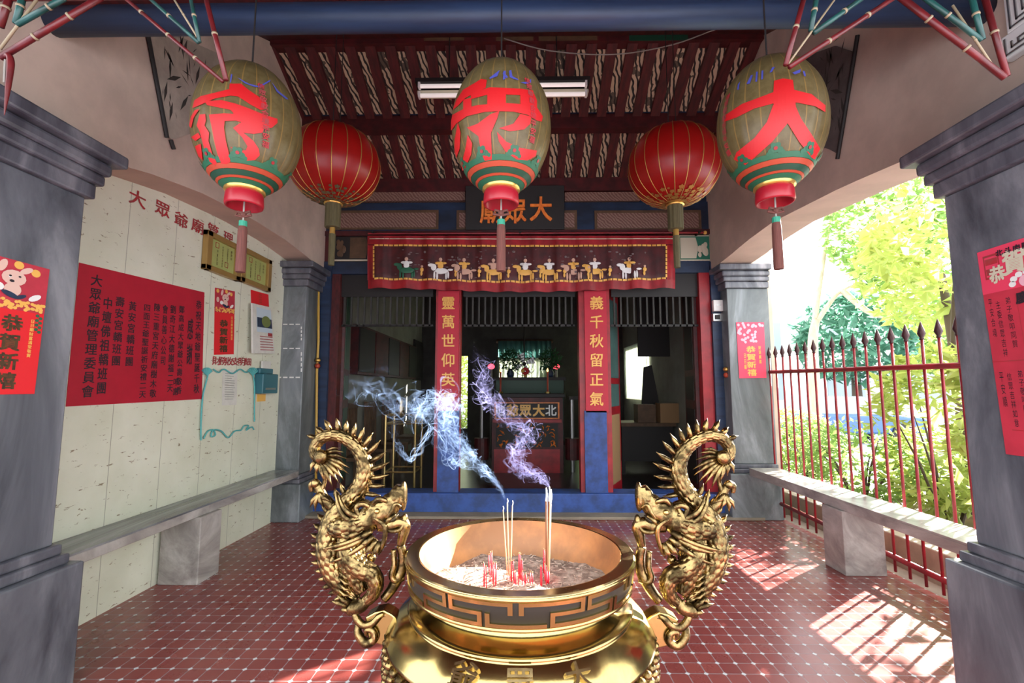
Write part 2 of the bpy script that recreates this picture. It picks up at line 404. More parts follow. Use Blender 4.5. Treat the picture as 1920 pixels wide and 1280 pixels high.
struct(MB().box(XLO - .1, 3.05, -1.2, YD + .02, -.10, 0).build('floor', 'floor_tiles'), 'red tiled porch floor with pale corner dots')
struct(MB().box(-60, 60, -60, 60, -.30, -.16).build('ground', 'road'), 'pale grey street ground outside the porch')
struct(MB().box(XLO - .1, XLO, 2.3, 5.62, 0, 3.3).build('wall_left', 'cream_panels'), 'cream panelled left wall under the arch')
def arch_wall(name, X0, X1, ys, zs, lab, soff):
    # wall above the arch; ys,zs the soffit line
    mb = MB(); top = [(y, zc(y) - .02) for y in (1.55, YR, YD)]
    for i in range(len(ys) - 1):
        ya, yb = ys[i], ys[i + 1]
        for xx in (X0, X1): mb.face([(xx, ya, zs[i]), (xx, yb, zs[i + 1]), (xx, yb, zc(yb) - .02), (xx, ya, zc(ya) - .02)])
        mb.face([(X0, ya, zs[i]), (X1, ya, zs[i]), (X1, yb, zs[i + 1]), (X0, yb, zs[i + 1])], 1)
    mb.face([(X0, ys[0], zs[0]), (X1, ys[0], zs[0]), (X1, ys[0], zc(ys[0])), (X0, ys[0], zc(ys[0]))])
    struct(mb.build(name, ['plaster', soff]), lab)
ysL = [1.5, 2.5] + [2.5 + 3.1 * i / 12 for i in range(1, 13)] + [YD]
_k = ((2.4, 2.78), (2.9, 2.93), (3.5, 3.03), (4.2, 3.08), (4.9, 3.08), (5.4, 3.04), (6, 2.98))
zsL = [2.76, 2.77] + [0] * 12 + [2.98]
ysL = sorted(set(ysL) | {YR}); 
def interp(xs, ys_, x):
    xs = list(xs); ys_ = list(ys_)
    for i in range(len(xs) - 1):
        if xs[i] <= x <= xs[i + 1]: return ys_[i] + (ys_[i + 1] - ys_[i]) * (x - xs[i]) / (xs[i + 1] - xs[i])
    return ys_[-1]
_b = [1.5, 2.5] + [2.5 + 3.1 * i / 12 for i in range(1, 13)] + [YD]
for i in range(2, 14): zsL[i] = interp([q[0] for q in _k], [q[1] for q in _k], _b[i])
arch_wall('wall_upper', XL, XLO, ysL, [interp(_b, zsL, y) for y in ysL], 'pinkish plaster wall above the left arch', 'plaster_soffit')
_bR = [1.5, 2.6] + [2.6 + 3.1 * i / 14 for i in range(1, 15)] + [YD]
_kR = ((2.4, 2.80), (2.81, 2.92), (3.41, 3.0), (4.38, 3.08), (4.9, 3.06), (5.3, 3.02), (6, 2.98))
_zR = [2.80] + [interp([q[0] for q in _kR], [q[1] for q in _kR], y) for y in _bR[1:]]
ysR = sorted(set(_bR) | {YR})
arch_wall('wall_right', XR, XRO, ysR, [interp(_bR, _zR, y) for y in ysR], 'pinkish plaster wall above the open right arch', 'plaster_soffit')

# roof: feather painted boards, red rafters, purlins
sp = 41 * YR / 880 * 1.0
cl = struct(MB().prism([(XLO, YR, zc(YR)), (XRO, YR, zc(YR)), (XRO, YD + .1, zc(YD + .1)), (XLO, YD + .1, zc(YD + .1))], (0, 0, .06)).build('ceiling', 'feather_boards'), 'boarded porch ceiling painted with cream feather strokes')
x = .02 - sp * 12.5; 
while x < XRO - .1:
    if x > XLO + .08:
        hw = sp * .255
        MB().prism([(x - hw, YR + .02, zc(YR + .02)), (x + hw, YR + .02, zc(YR + .02)), (x + hw, YD + .05, zc(YD + .05)), (x - hw, YD + .05, zc(YD + .05))], (0, 0, -.055)).build('rafter', 'red_wood', cl)
    x += sp
struct(MB().prism([(XLO, .2, zc(.2)), (XRO, .2, zc(.2)), (XRO, YR, zc(YR)), (XLO, YR, zc(YR))], (0, 0, .07)).build('roof', 'red_wood'), 'red boarded front slope of the porch roof')
def beam(name, py0, py1, Y, th, m, lab, dz=0, rnd=False):
    z0 = ony(970, py1, Y).z; z1 = ony(970, py0, Y).z
    if rnd:
        r = (z1 - z0) / 2; mb = MB().tube([(XL + .001, Y, (z0 + z1) / 2), (XR - .001, Y, (z0 + z1) / 2)], r, 24)
    else: mb = MB().box(XL, XR, Y, Y + th, z0, z1)
    return struct(mb.build(name, m, None, smooth=rnd), lab)
beam('beam', 6, 54, 2.3, 0, 'blue_paint', 'round blue beam across the front of the porch', rnd=True)
struct(MB().box(XL, XR, 2.2, 2.4, ony(970, 2, 2.3).z, ony(970, -12, 2.3).z).build('beam', 'red_wood'), 'red painted board on top of the blue beam')
rb = beam('beam', 58, 78, YR - .02, .12, 'red_dark', 'dark red ridge beam with painted patches')
for a, b, m_ in ((795, 870, 'orange_gold'), (930, 1000, 'wood_brown'), (1010, 1120, 'orange_gold'), (1180, 1290, 'green_deep')):
    mb = MB(); x0, x1, z0, z1 = rect(a, 61, b, 75, YR - .03); mb.box(x0, x1, YR - .026, YR - .02, z0, z1)
    mb.build('painted_patch', 'wood_brown' if m_ == 'orange_gold' else m_, rb)
d1 = ray(970, 222); YP = (ZC0 + .5 * YD - HC) / (d1.z / d1.y + .5) - .06
beam('beam', 203, 215, YP, .10, 'blue_dark', 'dark blue strip over the red purlin')
beam('beam', 214, 241, YP, .12, 'red_paint' if False else 'red_dark', 'dark red purlin across the middle of the ceiling')

# door wall ---------------------------------------------------------------
def dw(name, px0, py0, px1, py1, m, lab, dy=0.0, th=.12, bevel=0):
    return struct(pbox(MB(), px0, py0, px1, py1, YD + dy, th).build(name, m, None, bevel=bevel), lab)
dw('wall_back', 560, 325, 1390, 440, 'blue_dark', 'dark blue upper door wall under the ceiling', .02, .15)
dw('trim_1', 575, 333, 1372, 358, 'red_dark', 'dark carved eave strip above the door wall', -.06, .08)
dw('trim_2', 640, 360, 872, 376, 'grain_panel', 'beige moulding left of the name board', -.05, .08)
dw('trim_2', 1059, 360, 1200, 376, 'grain_panel', 'beige moulding right of the name board', -.05, .08)
dw('lintel', 585, 380, 1350, 436, 'blue_dark', 'dark blue lintel beam carrying the grained panels', -.04, .08)
def panel(px0, px1, py0, py1, lab):
    p = root('lintel_panel', ony((px0 + px1) / 2, py1, YD - .06), lab, 'panel', 'grained panels on the lintel')
    pbox(MB(), px0, py0, px1, py1, YD - .055, .015).build('frame', 'cream' if False else 'wood_brown', p)
    pbox(MB(), px0 + 5, py0 + 5, px1 - 5, py1 - 4, YD - .062, .01).build('board', 'grain_panel', p)
panel(622, 822, 394, 430, 'long grained panel on the lintel left of the name board')
panel(856, 884, 394, 430, 'short grained panel end left of the name board')
panel(1050, 1082, 394, 430, 'short grained panel end right of the name board')
panel(1115, 1315, 394, 431, 'long grained panel on the lintel right of the name board')
dw('trim_3', 585, 431, 1345, 440, 'red_dark', 'thin dark red rail under the lintel', -.07, .05)
dw('lintel', 585, 490, 1368, 512, 'blue_dark', 'lower blue lintel over the doorways', -.03, .12)
dw('wall_back', 585, 438, 1368, 492, 'black_wood', 'dark board behind the red banner', .0, .10)
def opanel(px0, px1, lab, m1, m2, side):
    p = root('lintel_carving', ony((px0 + px1) / 2, 490, YD - .04), lab, 'carving')
    pbox(MB(), px0, 441, px1, 489, YD - .03, .02).build('frame', 'cream', p)
    pbox(MB(), px0 + 2, 443, px1 - 3, 486, YD - .036, .02).build('ground', m1, p)
    x0, x1, z0, z1 = rect(px0 + 4, 445, px1 - 6, 484, YD - .042); mb = MB(); c = (x0 + x1) / 2; h = z1 - z0; L = x1 - x0
    a, b = (x0, c) if side > 0 else (c, x1)
    mb.add([(a, YD - .040, z0), (b, YD - .040, z0), (b + L * .08, YD - .040, (z0 + z1) / 2), (b, YD - .040, z1), (a, YD - .040, z1)], [(0, 1, 2, 3, 4)], 0)
    mb.build('landscape', 'cream' if side > 0 else 'wood_brown', p)
    mb = MB(); q0, q1 = (c + L * .1, c + L * .36) if side > 0 else (c - L * .38, c - L * .08)
    for i in range(9):
        u = random.random(); v = random.random(); r = .02 + .02 * random.random()
        mb.ball((q0 + (q1 - q0) * u, YD - .045, z0 + h * (.12 + .76 * v)), r, 8, 0, (1, .25, 1.4))
    mb.build('carved_foliage', m2, p)
opanel(622, 692, 'dark carved panel at the left end of the banner', 'black_wood', 'wood_brown', -1)
opanel(1272, 1340, 'green painted panel at the right end of the banner', 'green_panel', 'cream', 1)
dw('trim_4', 604, 436, 622, 490, 'red_dark', 'red end block left of the carved panel', -.05, .08)
# jambs
dw('trim_5', 583, 490, 613, 958, 'blue_paint', 'blue left door jamb', -.06, .14)
dw('trim_5', 612, 510, 631, 930, 'red_wood', 'red left door jamb', -.02, .12)
dw('trim_5', 1318, 510, 1345, 930, 'red_paint', 'red right door jamb', -.02, .12)
dw('trim_5', 1341, 490, 1376, 958, 'blue_paint', 'blue right door jamb', -.06, .14)
dw('wall_back', 1376, 490, 1420, 962, 'dark_wall', 'dark recess wall right of the door', -.02, .14)
dw('wall_back', 545, 490, 584, 962, 'blue_dark', 'dark recess wall left of the door', -.02, .14)
si = struct(pbox(MB(), 583, 925, 1392, 962, YD - .14, .30).build('threshold', 'blue_sill', None, bevel=.012), 'blue painted wooden threshold with chipped edges')
struct(MB().box(XLO, XRO, YD - .34, YD - .12, 0, .035).build('trim_6', 'concrete', None, bevel=.01), 'worn stone kerb before the blue threshold')
# couplet columns
def couplet(px0, px1, text, lab, tgold, inner):
    c = root('couplet_board', Vector((ony((px0 + px1) / 2, 800, YD - .1).x, YD - .1, 0.2)), lab, 'couplet board')
    y = YD - .09
    pbox(MB(), px0 + (0 if inner > 0 else -5), 540, px1 + (5 if inner < 0 else 0) , 925, y + .03, .16).build('post', 'red_paint', c)
    pbox(MB(), px0 + 5, 545, px1 - 2, 773, y, .03).build('board', 'poster_red', c)
    pbox(MB(), px0 + 5, 770, px1 - 2, 926, y, .03).build('painted_base', 'blue_sill', c, label='blue painted lower end')
    mb = MB(); xm = (px0 + px1) / 2 + 2
    column(mb, text, ony(xm, 550, y - .003), ony(xm, 766, y - .003), (1, 0, 0), .175, 0, .012, .74, (0, -1, 0), .004)
    mb.build('lettering', 'gold_paint', c, label='gold characters')
couplet(815, 862, '靈萬世仰英豪', 'red couplet board of gold characters left of the altar doorway', 0, 1)
couplet(1092, 1141, '義千秋留正氣', 'red couplet board of gold characters right of the altar doorway', 0, -1)
# open door leaves
def leaf(pxa, pxb, ya, yb, py0, py1, lab, mframe, mpan, mpan2):
    """door leaf swung open into the hall: from (pxa, ya) to (pxb, yb)"""
    A0 = ony(pxa, py1, ya); x0 = A0.x; x1 = ony(pxb, 730, yb).x
    z0 = .16; z1 = ony(pxa, py0, ya).z
    p = root('door_leaf', (x0, ya, z0), lab, 'door leaf')
    e = (Vector((x1, yb, 0)) - Vector((x0, ya, 0))); n = Vector((-e.y, e.x, 0)).normalized() * .025
    def slab(u0, u1, h0, h1, k, nm, m_):
        P = [Vector((x0, ya, 0)) + e * u0, Vector((x0, ya, 0)) + e * u1]; H = z1 - z0
        for sgn in ((1, -1) if k else (1,)):
            off = n * (sgn * (1 + .25 * k)) if k else n
            q = [P[0] + off, P[1] + off, P[1] - (n if not k else -off * .5), P[0] - (n if not k else -off * .5)]
            MB().hexa([v + Vector((0, 0, z0 + H * h0)) for v in q], [v + Vector((0, 0, z0 + H * h1)) for v in q]).build(nm, m_, p)
    slab(0, 1, 0, 1, 0, 'leaf_frame', mframe)
    slab(.14, .86, .56, .95, 1, 'upper_panel', mpan); slab(.14, .86, .42, .53, 1, 'middle_panel', mpan); slab(.14, .86, .05, .38, 1, 'lower_panel', mpan2)
leaf(1143, 1159, YD + .12, YD + .62, 540, 925, 'narrow red framed door leaf with pale panels beside right couplet', 'red_paint', 'curtain_teal', 'cardboard')
leaf(632, 650, YD + .12, YD + .75, 512, 925, 'dark panelled door leaf folded back by the left jamb', 'red_dark', 'green_deep', 'green_deep')
leaf(1316, 1288, YD + .12, YD + .75, 512, 925, 'dark panelled door leaf folded back by the right jamb', 'red_dark', 'black_wood', 'black_wood')
# transom comb over the doorways
for a, b, lab in ((640, 812, 'row of slim transom bars over the left doorway'), (869, 1078, 'row of slim transom bars over the middle doorway'), (1146, 1318, 'row of slim transom bars over the right doorway')):
    t_ = root('transom_grille', ony((a + b) / 2, 600, YD + .05), lab, 'grille')
    pbox(MB(), a, 512, b, 556, YD + .03, .04).build('board', 'black_wood', t_)
    n = int((b - a) / 11.5)
    for i in range(n):
        q = a + (i + .5) * (b - a) / n; pbox(MB(), q - 1.6, 554, q + 1.6, 612, YD + .05, .02).build('bar', 'dark_wall', t_)
    pbox(MB(), a, 608, b, 612, YD + .05, .02).build('rail', 'black_wood', t_)

# name board
nb = root('name_board', ony(966, 430, YD - .1), 'black name board with three carved orange characters over the door', 'sign')
x0, x1, z0, z1 = rect(873, 350, 1058, 430, YD - .1)
q = [(x0, YD - .10, z0), (x1, YD - .10, z0), (x1, YD - .14, z1), (x0, YD - .14, z1)]
MB().prism(q, (0, .05, 0)).build('board', 'black_wood', nb, bevel=.006)
mb = MB()
for ch, px, py in (('廟', 921, 396), ('眾', 966, 396), ('大', 1014, 392)):
    put(mb, ch, ony(px, py, YD - .128), (1, 0, 0), Vector((0, -.08, .99)), .30, .33, 0, .014, .02, (0, -1, 0))
mb.build('lettering', 'orange_gold', nb, label='raised orange characters')

# embroidered banner
bn = root('banner', ony(977, 545, YD - .22), 'dark red embroidered altar banner with gold border over the doorway', 'banner')
YB = YD - .22
def bz(px): return YB + .025 * math.sin(px * .13) + .012 * math.sin(px * .31 + 1)
def bstrip(py0, py1, px0, px1, off, n=90, wav=0):
    vs = []; fs = []
    for i in range(n + 1):
        px = px0 + (px1 - px0) * i / n; Y = bz(px) + off; sag = 8 * math.sin(PI * (px - 690) / 580) ** 2 + 1.5 * math.sin(px * .13)
        for j in range(5):
            t = j / 4; py = py0 + (py1 - py0) * t; p = ony(px, py + sag * (py - 440) / 105 * .9, Y); vs.append(p)
    for i in range(n):
        for j in range(4): fs.append((i * 5 + j, i * 5 + j + 1, (i + 1) * 5 + j + 1, (i + 1) * 5 + j))
    return vs, fs
mb = MB(); mb.add(*bstrip(440, 536, 690, 1266, 0)); o = mb.build('cloth', 'red_dark', bn, True); sd = o.modifiers.new('thick', 'SOLIDIFY'); sd.thickness = .006
mb = MB(); mb.add(*bstrip(442, 458, 689, 1266, -.008)); mb.add(*bstrip(524, 540, 690, 1266, -.008)); mb.add(*bstrip(459, 524, 689, 701, -.008)); mb.add(*bstrip(459, 524, 1250, 1266, -.008)); mb.build('border', 'red_paint', bn, True)
mb = MB()
for i in range(60):
    a = 702 + i * (1250 - 702) / 60
    mb.add(*bstrip(458, 461.2, a, a + 7.6, -.012, 3)); mb.add(*bstrip(520.5, 524, a, a + 7.6, -.012, 3))
for i in range(8): mb.add(*bstrip(461 + i * 7.6, 467 + i * 7.6, 699, 702, -.012, 2)); mb.add(*bstrip(461 + i * 7.6, 467 + i * 7.6, 1248, 1251, -.012, 2))
mb.build('gold_braid', 'gold_paint', bn)
mb = MB(); mb.add(*bstrip(446.5, 448, 692, 1264, -.013)); mb.build('cord_line', 'cream', bn)
def motif(name, m_, items, off=-.016):
    mb = MB()
    for (px, py, rx, ry) in items:
        sag = 8 * math.sin(PI * (px - 690) / 580) ** 2 * (py - 440) / 105
        c = ony(px, py + sag, bz(px) + off); k = YD / 880
        mb.ball(c, 1, 8, 0, (rx * k, .006, ry * k))
    mb.build(name, m_, bn)
rnd = random.Random(3); D_ = []
mat('grey_thread', (.16, .12, .12), .7)
horses = [(762, 2), (826, 1), (870, 4), (925, 3), (985, 3), (1030, 3), (1075, 4), (1115, 3), (1180, 1)]
def motif(name, mats, items, off=-.016):
    mb = MB()
    for (px, py, rx, ry, mi) in items:
        sag = 8 * math.sin(PI * (px - 690) / 580) ** 2 * (py - 440) / 105
        c = ony(px, py + sag, bz(px) + off); k = YD / 880; mb.ball(c, 1, 8, mi, (rx * k, .006, ry * k))
    return mb.build(name, mats, bn)
TH = ['grey_thread', 'white', 'green_cloud', 'gold_paint', 'peach_thread']; mat('peach_thread', (.62, .38, .28), .7)
for px, k in horses:
    f = 1.3; q = lambda dx, dy, rx, ry, mi: (px + dx * f, 503 + (dy - 503) * f, rx * f, ry * f, mi)
    R = 3 if k in (1, 4) else rnd.choice((1, 4)); 
    motif('embroidered_rider', TH, [q(0, 505, 11, 4.5, k), q(-10, 500, 4, 5, k), q(-14, 497, 4.5, 2.4, k), q(-9, 511, 1.5, 6, k), q(-5, 512, 1.5, 5.5, k), q(8, 511, 1.5, 6, k), q(11, 510, 1.4, 5.5, k), q(14, 503, 4, 1.6, k), q(0, 497, 4.2, 6, R), q(-4, 494, 4, 2, R), q(5, 494, 4, 1.8, R), q(0, 489, 2.6, 2.8, 4)])
    motif('embroidered_attendant', TH, [(px + 29, 498, 2.3, 2.2, 4), (px + 29, 504, 3.4, 4.2, 3), (px + 28, 511, 2.2, 4.4, 3)])
    for s_ in range(14): D_.append((px + rnd.uniform(-30, 34), rnd.uniform(466, 517), rnd.uniform(.7, 3.4), rnd.uniform(.6, 2.4), 0))
stuff(motif('grey_embroidery', TH, D_, -.012))
YRd = YB + .06
MB().tube([ony(690, 438, YRd), ony(1320, 436, YRd)], .012, 8).build('hanging_rod', 'red_paint', bn)
MB().ball(ony(1322, 436, YRd), .024, 10).build('rod_knob', 'gold_paint', bn)
for px in (700, 975, 1262, 1310): q = ony(px, 436, YRd); MB().box(q.x - .012, q.x + .012, q.y - .04, YD - .06, q.z - .012, q.z + .012).build('rod_bracket', 'black_wood', bn)

# ------------------------------------------------------------------ pillars
def pillar(name, sx, xin, y0, y1, zb, zt, lab, mstone, wid=.6, far=False, base=.09):
    """square pillar; sx = side (-1 left, 1 right), xin = inner face"""
    p = root(name, (xin + sx * wid / 2, (y0 + y1) / 2, 0), lab, 'pillar'); p['kind'] = 'structure'
    def bx(e, a, b, nm, m_, bev=.012, ef=None):
        ef = e if ef is None else ef
        xs = sorted((xin - sx * e, xin + sx * (wid if not far else wid)))
        MB().box(xs[0], xs[1], y0 - ef, y1 + (e if not far else 0), a, b).build(nm, m_, p, bevel=bev)
    bx(base, 0, zb - .10, 'plinth', mstone); bx(base * .55, zb - .10, zb - .05, 'base_moulding', 'capital_stone', .01); bx(base * .3, zb - .05, zb, 'base_moulding', 'capital_stone', .01)
    bx(0, zb, zt - .28, 'shaft', mstone, .008)
    bx(.03, zt - .28, zt - .20, 'necking', 'capital_stone', .01); bx(.055, zt - .20, zt - .14, 'necking', 'capital_stone', .014)
    bx(.075, zt - .14, zt - .07, 'capital', 'capital_stone', .02); bx(.12, zt - .07, zt, 'abacus', 'capital_stone', .012)
    return p
pillar('pillar', -1, -2.335, 1.55, 2.40, .72, 2.80, 'grey marble pillar at the left front with a rabbit poster', 'pillar_stone', .6)
pillar('pillar', 1, 2.235, 1.50, 2.42, .75, 2.78, 'grey marble pillar at the right front with a red notice', 'pillar_stone', .62)
pillar('pillar', -1, -2.53, 5.45, 5.87, .52, 2.99, 'grey green stone pilaster between the cream wall and the door', 'pillar_stone_far', .36, True, .05)
pillar('pillar', 1, 2.52, 5.66, 5.87, .62, 2.99, 'pale grey stone pilaster with a pink poster right of the door', 'pillar_stone_far', .50, True, .09)
# white outlines of removed stickers on the left pilaster
mb = MB(); yq = 5.447
for (a, b, c_, d_) in ((519, 607, 566, 608.5), (519, 652, 566, 654), (519, 706, 566, 708.5), (518, 610, 520, 640), (518, 656, 520, 704), (564, 612, 566, 640), (564, 660, 566, 700)):
    for k in range(4):
        t = k / 4; e = t + .17; pbox(mb, a + (c_ - a) * t if c_ - a > d_ - b else a, b + (d_ - b) * t if d_ - b > c_ - a else b, a + (c_ - a) * e if c_ - a > d_ - b else c_, b + (d_ - b) * e if d_ - b > c_ - a else d_, yq, .002)
tag(mb.build('sticker_residue', 'white'), 'white tape outlines left on the left stone pilaster', 'residue')
# ------------------------------------------------------------------ benches
def bench(name, xa, xb, y0, y1, z1, th, legs, lab, mt):
    p = root(name, ((xa + xb) / 2, (y0 + y1) / 2, 0), lab, 'bench')
    MB().box(xa, xb, y0, y1, z1 - .012, z1).build('seat_face', mt, p); MB().box(xa, xb, y0, y1, z1 - th, z1 - .012).build('seat_slab', 'bench_marble', p, bevel=.006)
    for (x0, x1, a, b) in legs: MB().box(x0, x1, a, b, 0, z1 - th).build('leg', 'bench_marble', p, bevel=.006)
bench('stone_bench', XLO + .005, -2.50, 2.50, 5.395, .58, .075, [(-2.78, -2.47, 3.72, 3.98)], 'grey marble bench along the cream left wall', 'bench_top_marble')
bench('stone_bench', 2.64, 2.97, 2.54, 5.565, .59, .085, [(2.62, 2.95, 3.98, 4.24)], 'sunlit marble bench before the red railing', 'bench_marble')
# ------------------------------------------------------------------ the dark hall behind the door
HY0, HY1, HXL, HXR = YD + .15, 12.5, -2.62, 2.75
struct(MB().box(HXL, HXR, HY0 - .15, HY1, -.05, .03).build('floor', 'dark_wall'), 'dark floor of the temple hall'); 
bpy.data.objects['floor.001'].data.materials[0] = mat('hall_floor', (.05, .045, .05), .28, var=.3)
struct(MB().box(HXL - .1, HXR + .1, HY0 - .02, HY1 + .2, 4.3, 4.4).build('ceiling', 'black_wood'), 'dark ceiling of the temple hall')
struct(MB().box(HXL - .1, HXL, YD + .02, HY1 + .1, -.05, 4.35).build('wall_left', 'hall_wall'), 'grey left wall of the temple hall')
def wall_open(name, X0, X1, Y0, Y1, z1, holes, m, lab, axis):
    """wall with rectangular holes; holes given along the long axis (a0,a1,z0,z1)"""
    mb = MB(); A0, A1 = (X0, X1) if axis == 'x' else (Y0, Y1); cur = A0
    def bx(a, b, c, d):
        if b - a < 1e-4 or d - c < 1e-4: return
        mb.box(*((a, b, Y0, Y1) if axis == 'x' else (X0, X1, a, b)), c, d)
    for (a, b, c, d) in sorted(holes): bx(cur, a, -.05, z1); bx(a, b, -.05, c); bx(a, b, d, z1); cur = b
    bx(cur, A1, -.05, z1); return struct(mb.build(name, m), lab)
hb = ony(870, 800, HY1)
holes = [(ony(861, 700, HY1).x, ony(877, 700, HY1).x, .45, ony(870, 667, HY1).z), (ony(1087, 700, HY1).x, ony(1098, 700, HY1).x, .55, ony(1090, 668, HY1).z), (ony(938, 690, HY1).x, ony(1030, 690, HY1).x, 1.75, 2.62)]
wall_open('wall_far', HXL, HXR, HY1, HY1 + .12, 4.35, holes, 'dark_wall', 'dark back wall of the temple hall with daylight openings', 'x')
wall_open('wall_right', HXR, HXR + .1, YD + .02, HY1 + .1, 4.35, [(10.0, 11.9, 1.3, 2.5)], 'hall_wall', 'right wall of the temple hall with a curtained window', 'y')
struct(MB().box(XRO - .05, HXR + .45, YD + .02, YD + .14, -.05, 4.3).build('wall_back', 'plaster'), 'outer return of the door wall on the right')
def wavy(px0, px1, z0, z1, Y, amp, n, x0=None, x1=None, ax='x'):
    vs = []; fs = []
    a0 = x0 if x0 is not None else ony(px0, 700, Y).x; a1 = x1 if x1 is not None else ony(px1, 700, Y).x
    for i in range(n + 1):
        a = a0 + (a1 - a0) * i / n; q = Y + amp * math.sin(i * 1.1)
        for z in (z0, z1): vs.append((a, q, z) if ax == 'x' else (q, a, z))
    return vs, [(2 * i, 2 * i + 1, 2 * i + 3, 2 * i + 2) for i in range(n)]
def curtain(name, v, m, lab):
    o = MB().add(*v).build(name, m, None, True); sd = o.modifiers.new('thick', 'SOLIDIFY'); sd.thickness = .004; bb = [Vector(q) for q in o.bound_box]; mx = max(q.z for q in bb); xs = [q.x for q in bb]; ys = [q.y for q in bb]
    if max(ys) - min(ys) > .3: MB().tube([(HXR - .03, min(ys) - .05, mx), (HXR - .03, max(ys) + .05, mx)], .03, 8).build('curtain_rod', 'wood_brown', o)
    else: MB().tube([(min(xs) - .05, HY1 - .05, mx), (max(xs) + .05, HY1 - .05, mx)], .05, 8).build('curtain_rod', 'wood_brown', o)
    return tag(o, lab, 'curtain')
curtain('curtain', wavy(936, 1032, 1.72, 2.30, HY1 - .1, .03, 60), 'curtain', 'pale curtain glowing behind the altar')
curtain('curtain', wavy(934, 1034, 2.30, 2.75, HY1 - .14, .03, 60), 'curtain_teal', 'teal pelmet curtain above the pale altar curtain')
curtain('curtain', wavy(0, 0, 1.25, 2.52, HXR - .08, .03, 70, 9.95, 11.95, 'y'), 'curtain', 'white curtain in the window of the right hall wall')
# altar
YA = 8.4
al = root('altar_table', ony(988, 800, YA) * 1, 'red and gold carved altar table with gold lettering in the dark hall', 'altar'); al.location.z = .03
x0, x1, z0, z1 = rect(922, 745, 1056, 892, YA); z0 = .03
mb = MB(); mb.box(x0, x1, YA, YA + .7, z0, z1); mb.build('body', 'red_dark', al)
MB().box(x0 - .04, x1 + .04, YA - .06, YA + .75, z1, z1 + .07).build('top', 'black_wood', al, bevel=.01)
ztop = z1 + .071
pbox(MB(), 929, 755, 1047, 784, YA - .02, .03).build('name_strip', 'black_wood', al)
mb = MB()
for q in ((927, 754, 1049, 756), (927, 783, 1049, 785), (927, 756, 930, 783), (1046, 756, 1049, 783)): pbox(mb, *q, YA - .03, .02)
mb.build('strip_frame', 'orange_gold', al)
mb = MB()
for ch, px in (('爺', 961), ('眾', 985), ('大', 1010)): put(mb, ch, ony(px, 769, YA - .026), (1, 0, 0), (0, 0, 1), .22, .22, 0, .03)
mb.build('lettering', 'gold_paint', al, label='gold characters')
mb = MB()
for ch, px in (('北', 1033), ('地', 937)): put(mb, ch, ony(px, 769, YA - .026), (1, 0, 0), (0, 0, 1), .2, .2, 0, .02)
mb.build('lettering', 'white', al, label='silver characters')
pbox(MB(), 924, 786, 1053, 792, YA - .02, .03).build('red_rail', 'red_paint', al)
pbox(MB(), 930, 794, 1046, 838, YA - .01, .02).build('carved_panel', 'black_wood', al)
mb = MB(); rr = random.Random(5)
for i in range(46):
    px = rr.uniform(934, 1042); py = rr.uniform(797, 836); c = ony(px, py, YA - .02); a = rr.uniform(0, PI)
    mb.tube([c - Vector((math.cos(a), 0, math.sin(a))) * .04, c + Vector((0, -.01, 0)), c + Vector((math.cos(a + .8), 0, math.sin(a + .8))) * .04], [.004, .012, .004], 6)
mb.build('carved_flowers', 'orange_gold', al)
pbox(MB(), 926, 842, 1050, 890, YA - .012, .02).build('lower_panel', 'red_paint', al)
for px in (903, 1073):
    q = root('altar_post', ony(px, 890, YA + .1) * 1, 'slim red post with silver edge %s the altar table' % ('left of' if px < 950 else 'right of'), 'post'); q.location.z = .03
    c = ony(px, 800, YA + .1); MB().tube([(c.x, c.y, .03), (c.x, c.y, 1.30)], .035, 10).build('pole', 'steel', q); MB().tube([(c.x, c.y, .25), (c.x, c.y, .62)], .13, 14).build('base', 'red_dark', q)
    MB().box(c.x - (.2 if px < 950 else .06), c.x + (.06 if px < 950 else .2), c.y - .1, c.y + .2, 1.30, 1.36).build('shelf', 'black_wood', q)
# offerings table behind
YO = 9.2
ot = root('offering_table', (ony(985, 740, YO).x, YO, .03), 'tall dark table of offerings behind the altar', 'table')
x0, x1, z0, z1 = rect(925, 707, 1062, 745, YO)
MB().box(x0, x1, YO, YO + .6, z1 - .06, z1).build('top', 'black_wood', ot); MB().box(x0 + .05, x1 - .05, YO + .03, YO + .55, .5, z1 - .06).build('cloth', 'green_deep', ot)
for a in (x0 + .06, x1 - .12):
    for b in (YO + .05, YO + .5): MB().box(a, a + .06, b, b + .06, .03, .5).build('leg', 'black_wood', ot)
for px, sd in ((938.5, 'left'), (1027, 'right')):
    c = ony(px, 741, YA + .25); b = Vector((c.x, c.y, z1 * 0 + ztop)); ht = ony(px, 697, YA + .25).z
    cd = root('candle', b, 'lit thin red candle at the %s end of the altar' % sd, 'candle')
    MB().tube([b, b + Vector((0, 0, .03))], .05, 12).build('holder', 'brass', cd); MB().tube([b + Vector((0, 0, .03)), Vector((b.x, b.y, ht))], .017, 8).build('wax', 'orange_ring', cd)
    MB().tube([(b.x, b.y, ht), (b.x, b.y, ht + .03), (b.x, b.y, ht + .07)], [.010, .020, .001], 8).build('flame', 'lamp_flame', cd)
def leaves(mb, n, pos, size, rnd, aspect=.42, droop=.2, mi=0, keep=None):
    for i in range(n):
        p = pos(rnd)
        if keep and not keep(p, rnd): continue
        d = Vector((rnd.gauss(0, 1), rnd.gauss(0, 1), rnd.gauss(-droop, .6))).normalized(); u = d.cross(Vector((rnd.gauss(0, .5), rnd.gauss(0, .5), 1))).normalized()
        n_ = d.cross(u); L = size * rnd.uniform(.6, 1.3); W_ = L * aspect * .5
        m_ = p + d * (L * .45)
        mb.add([p, m_ + u * W_ + n_ * W_ * .4, p + d * L - n_ * L * .08, m_ - u * W_ + n_ * W_ * .4], [(0, 1, 2), (0, 2, 3)], mi)
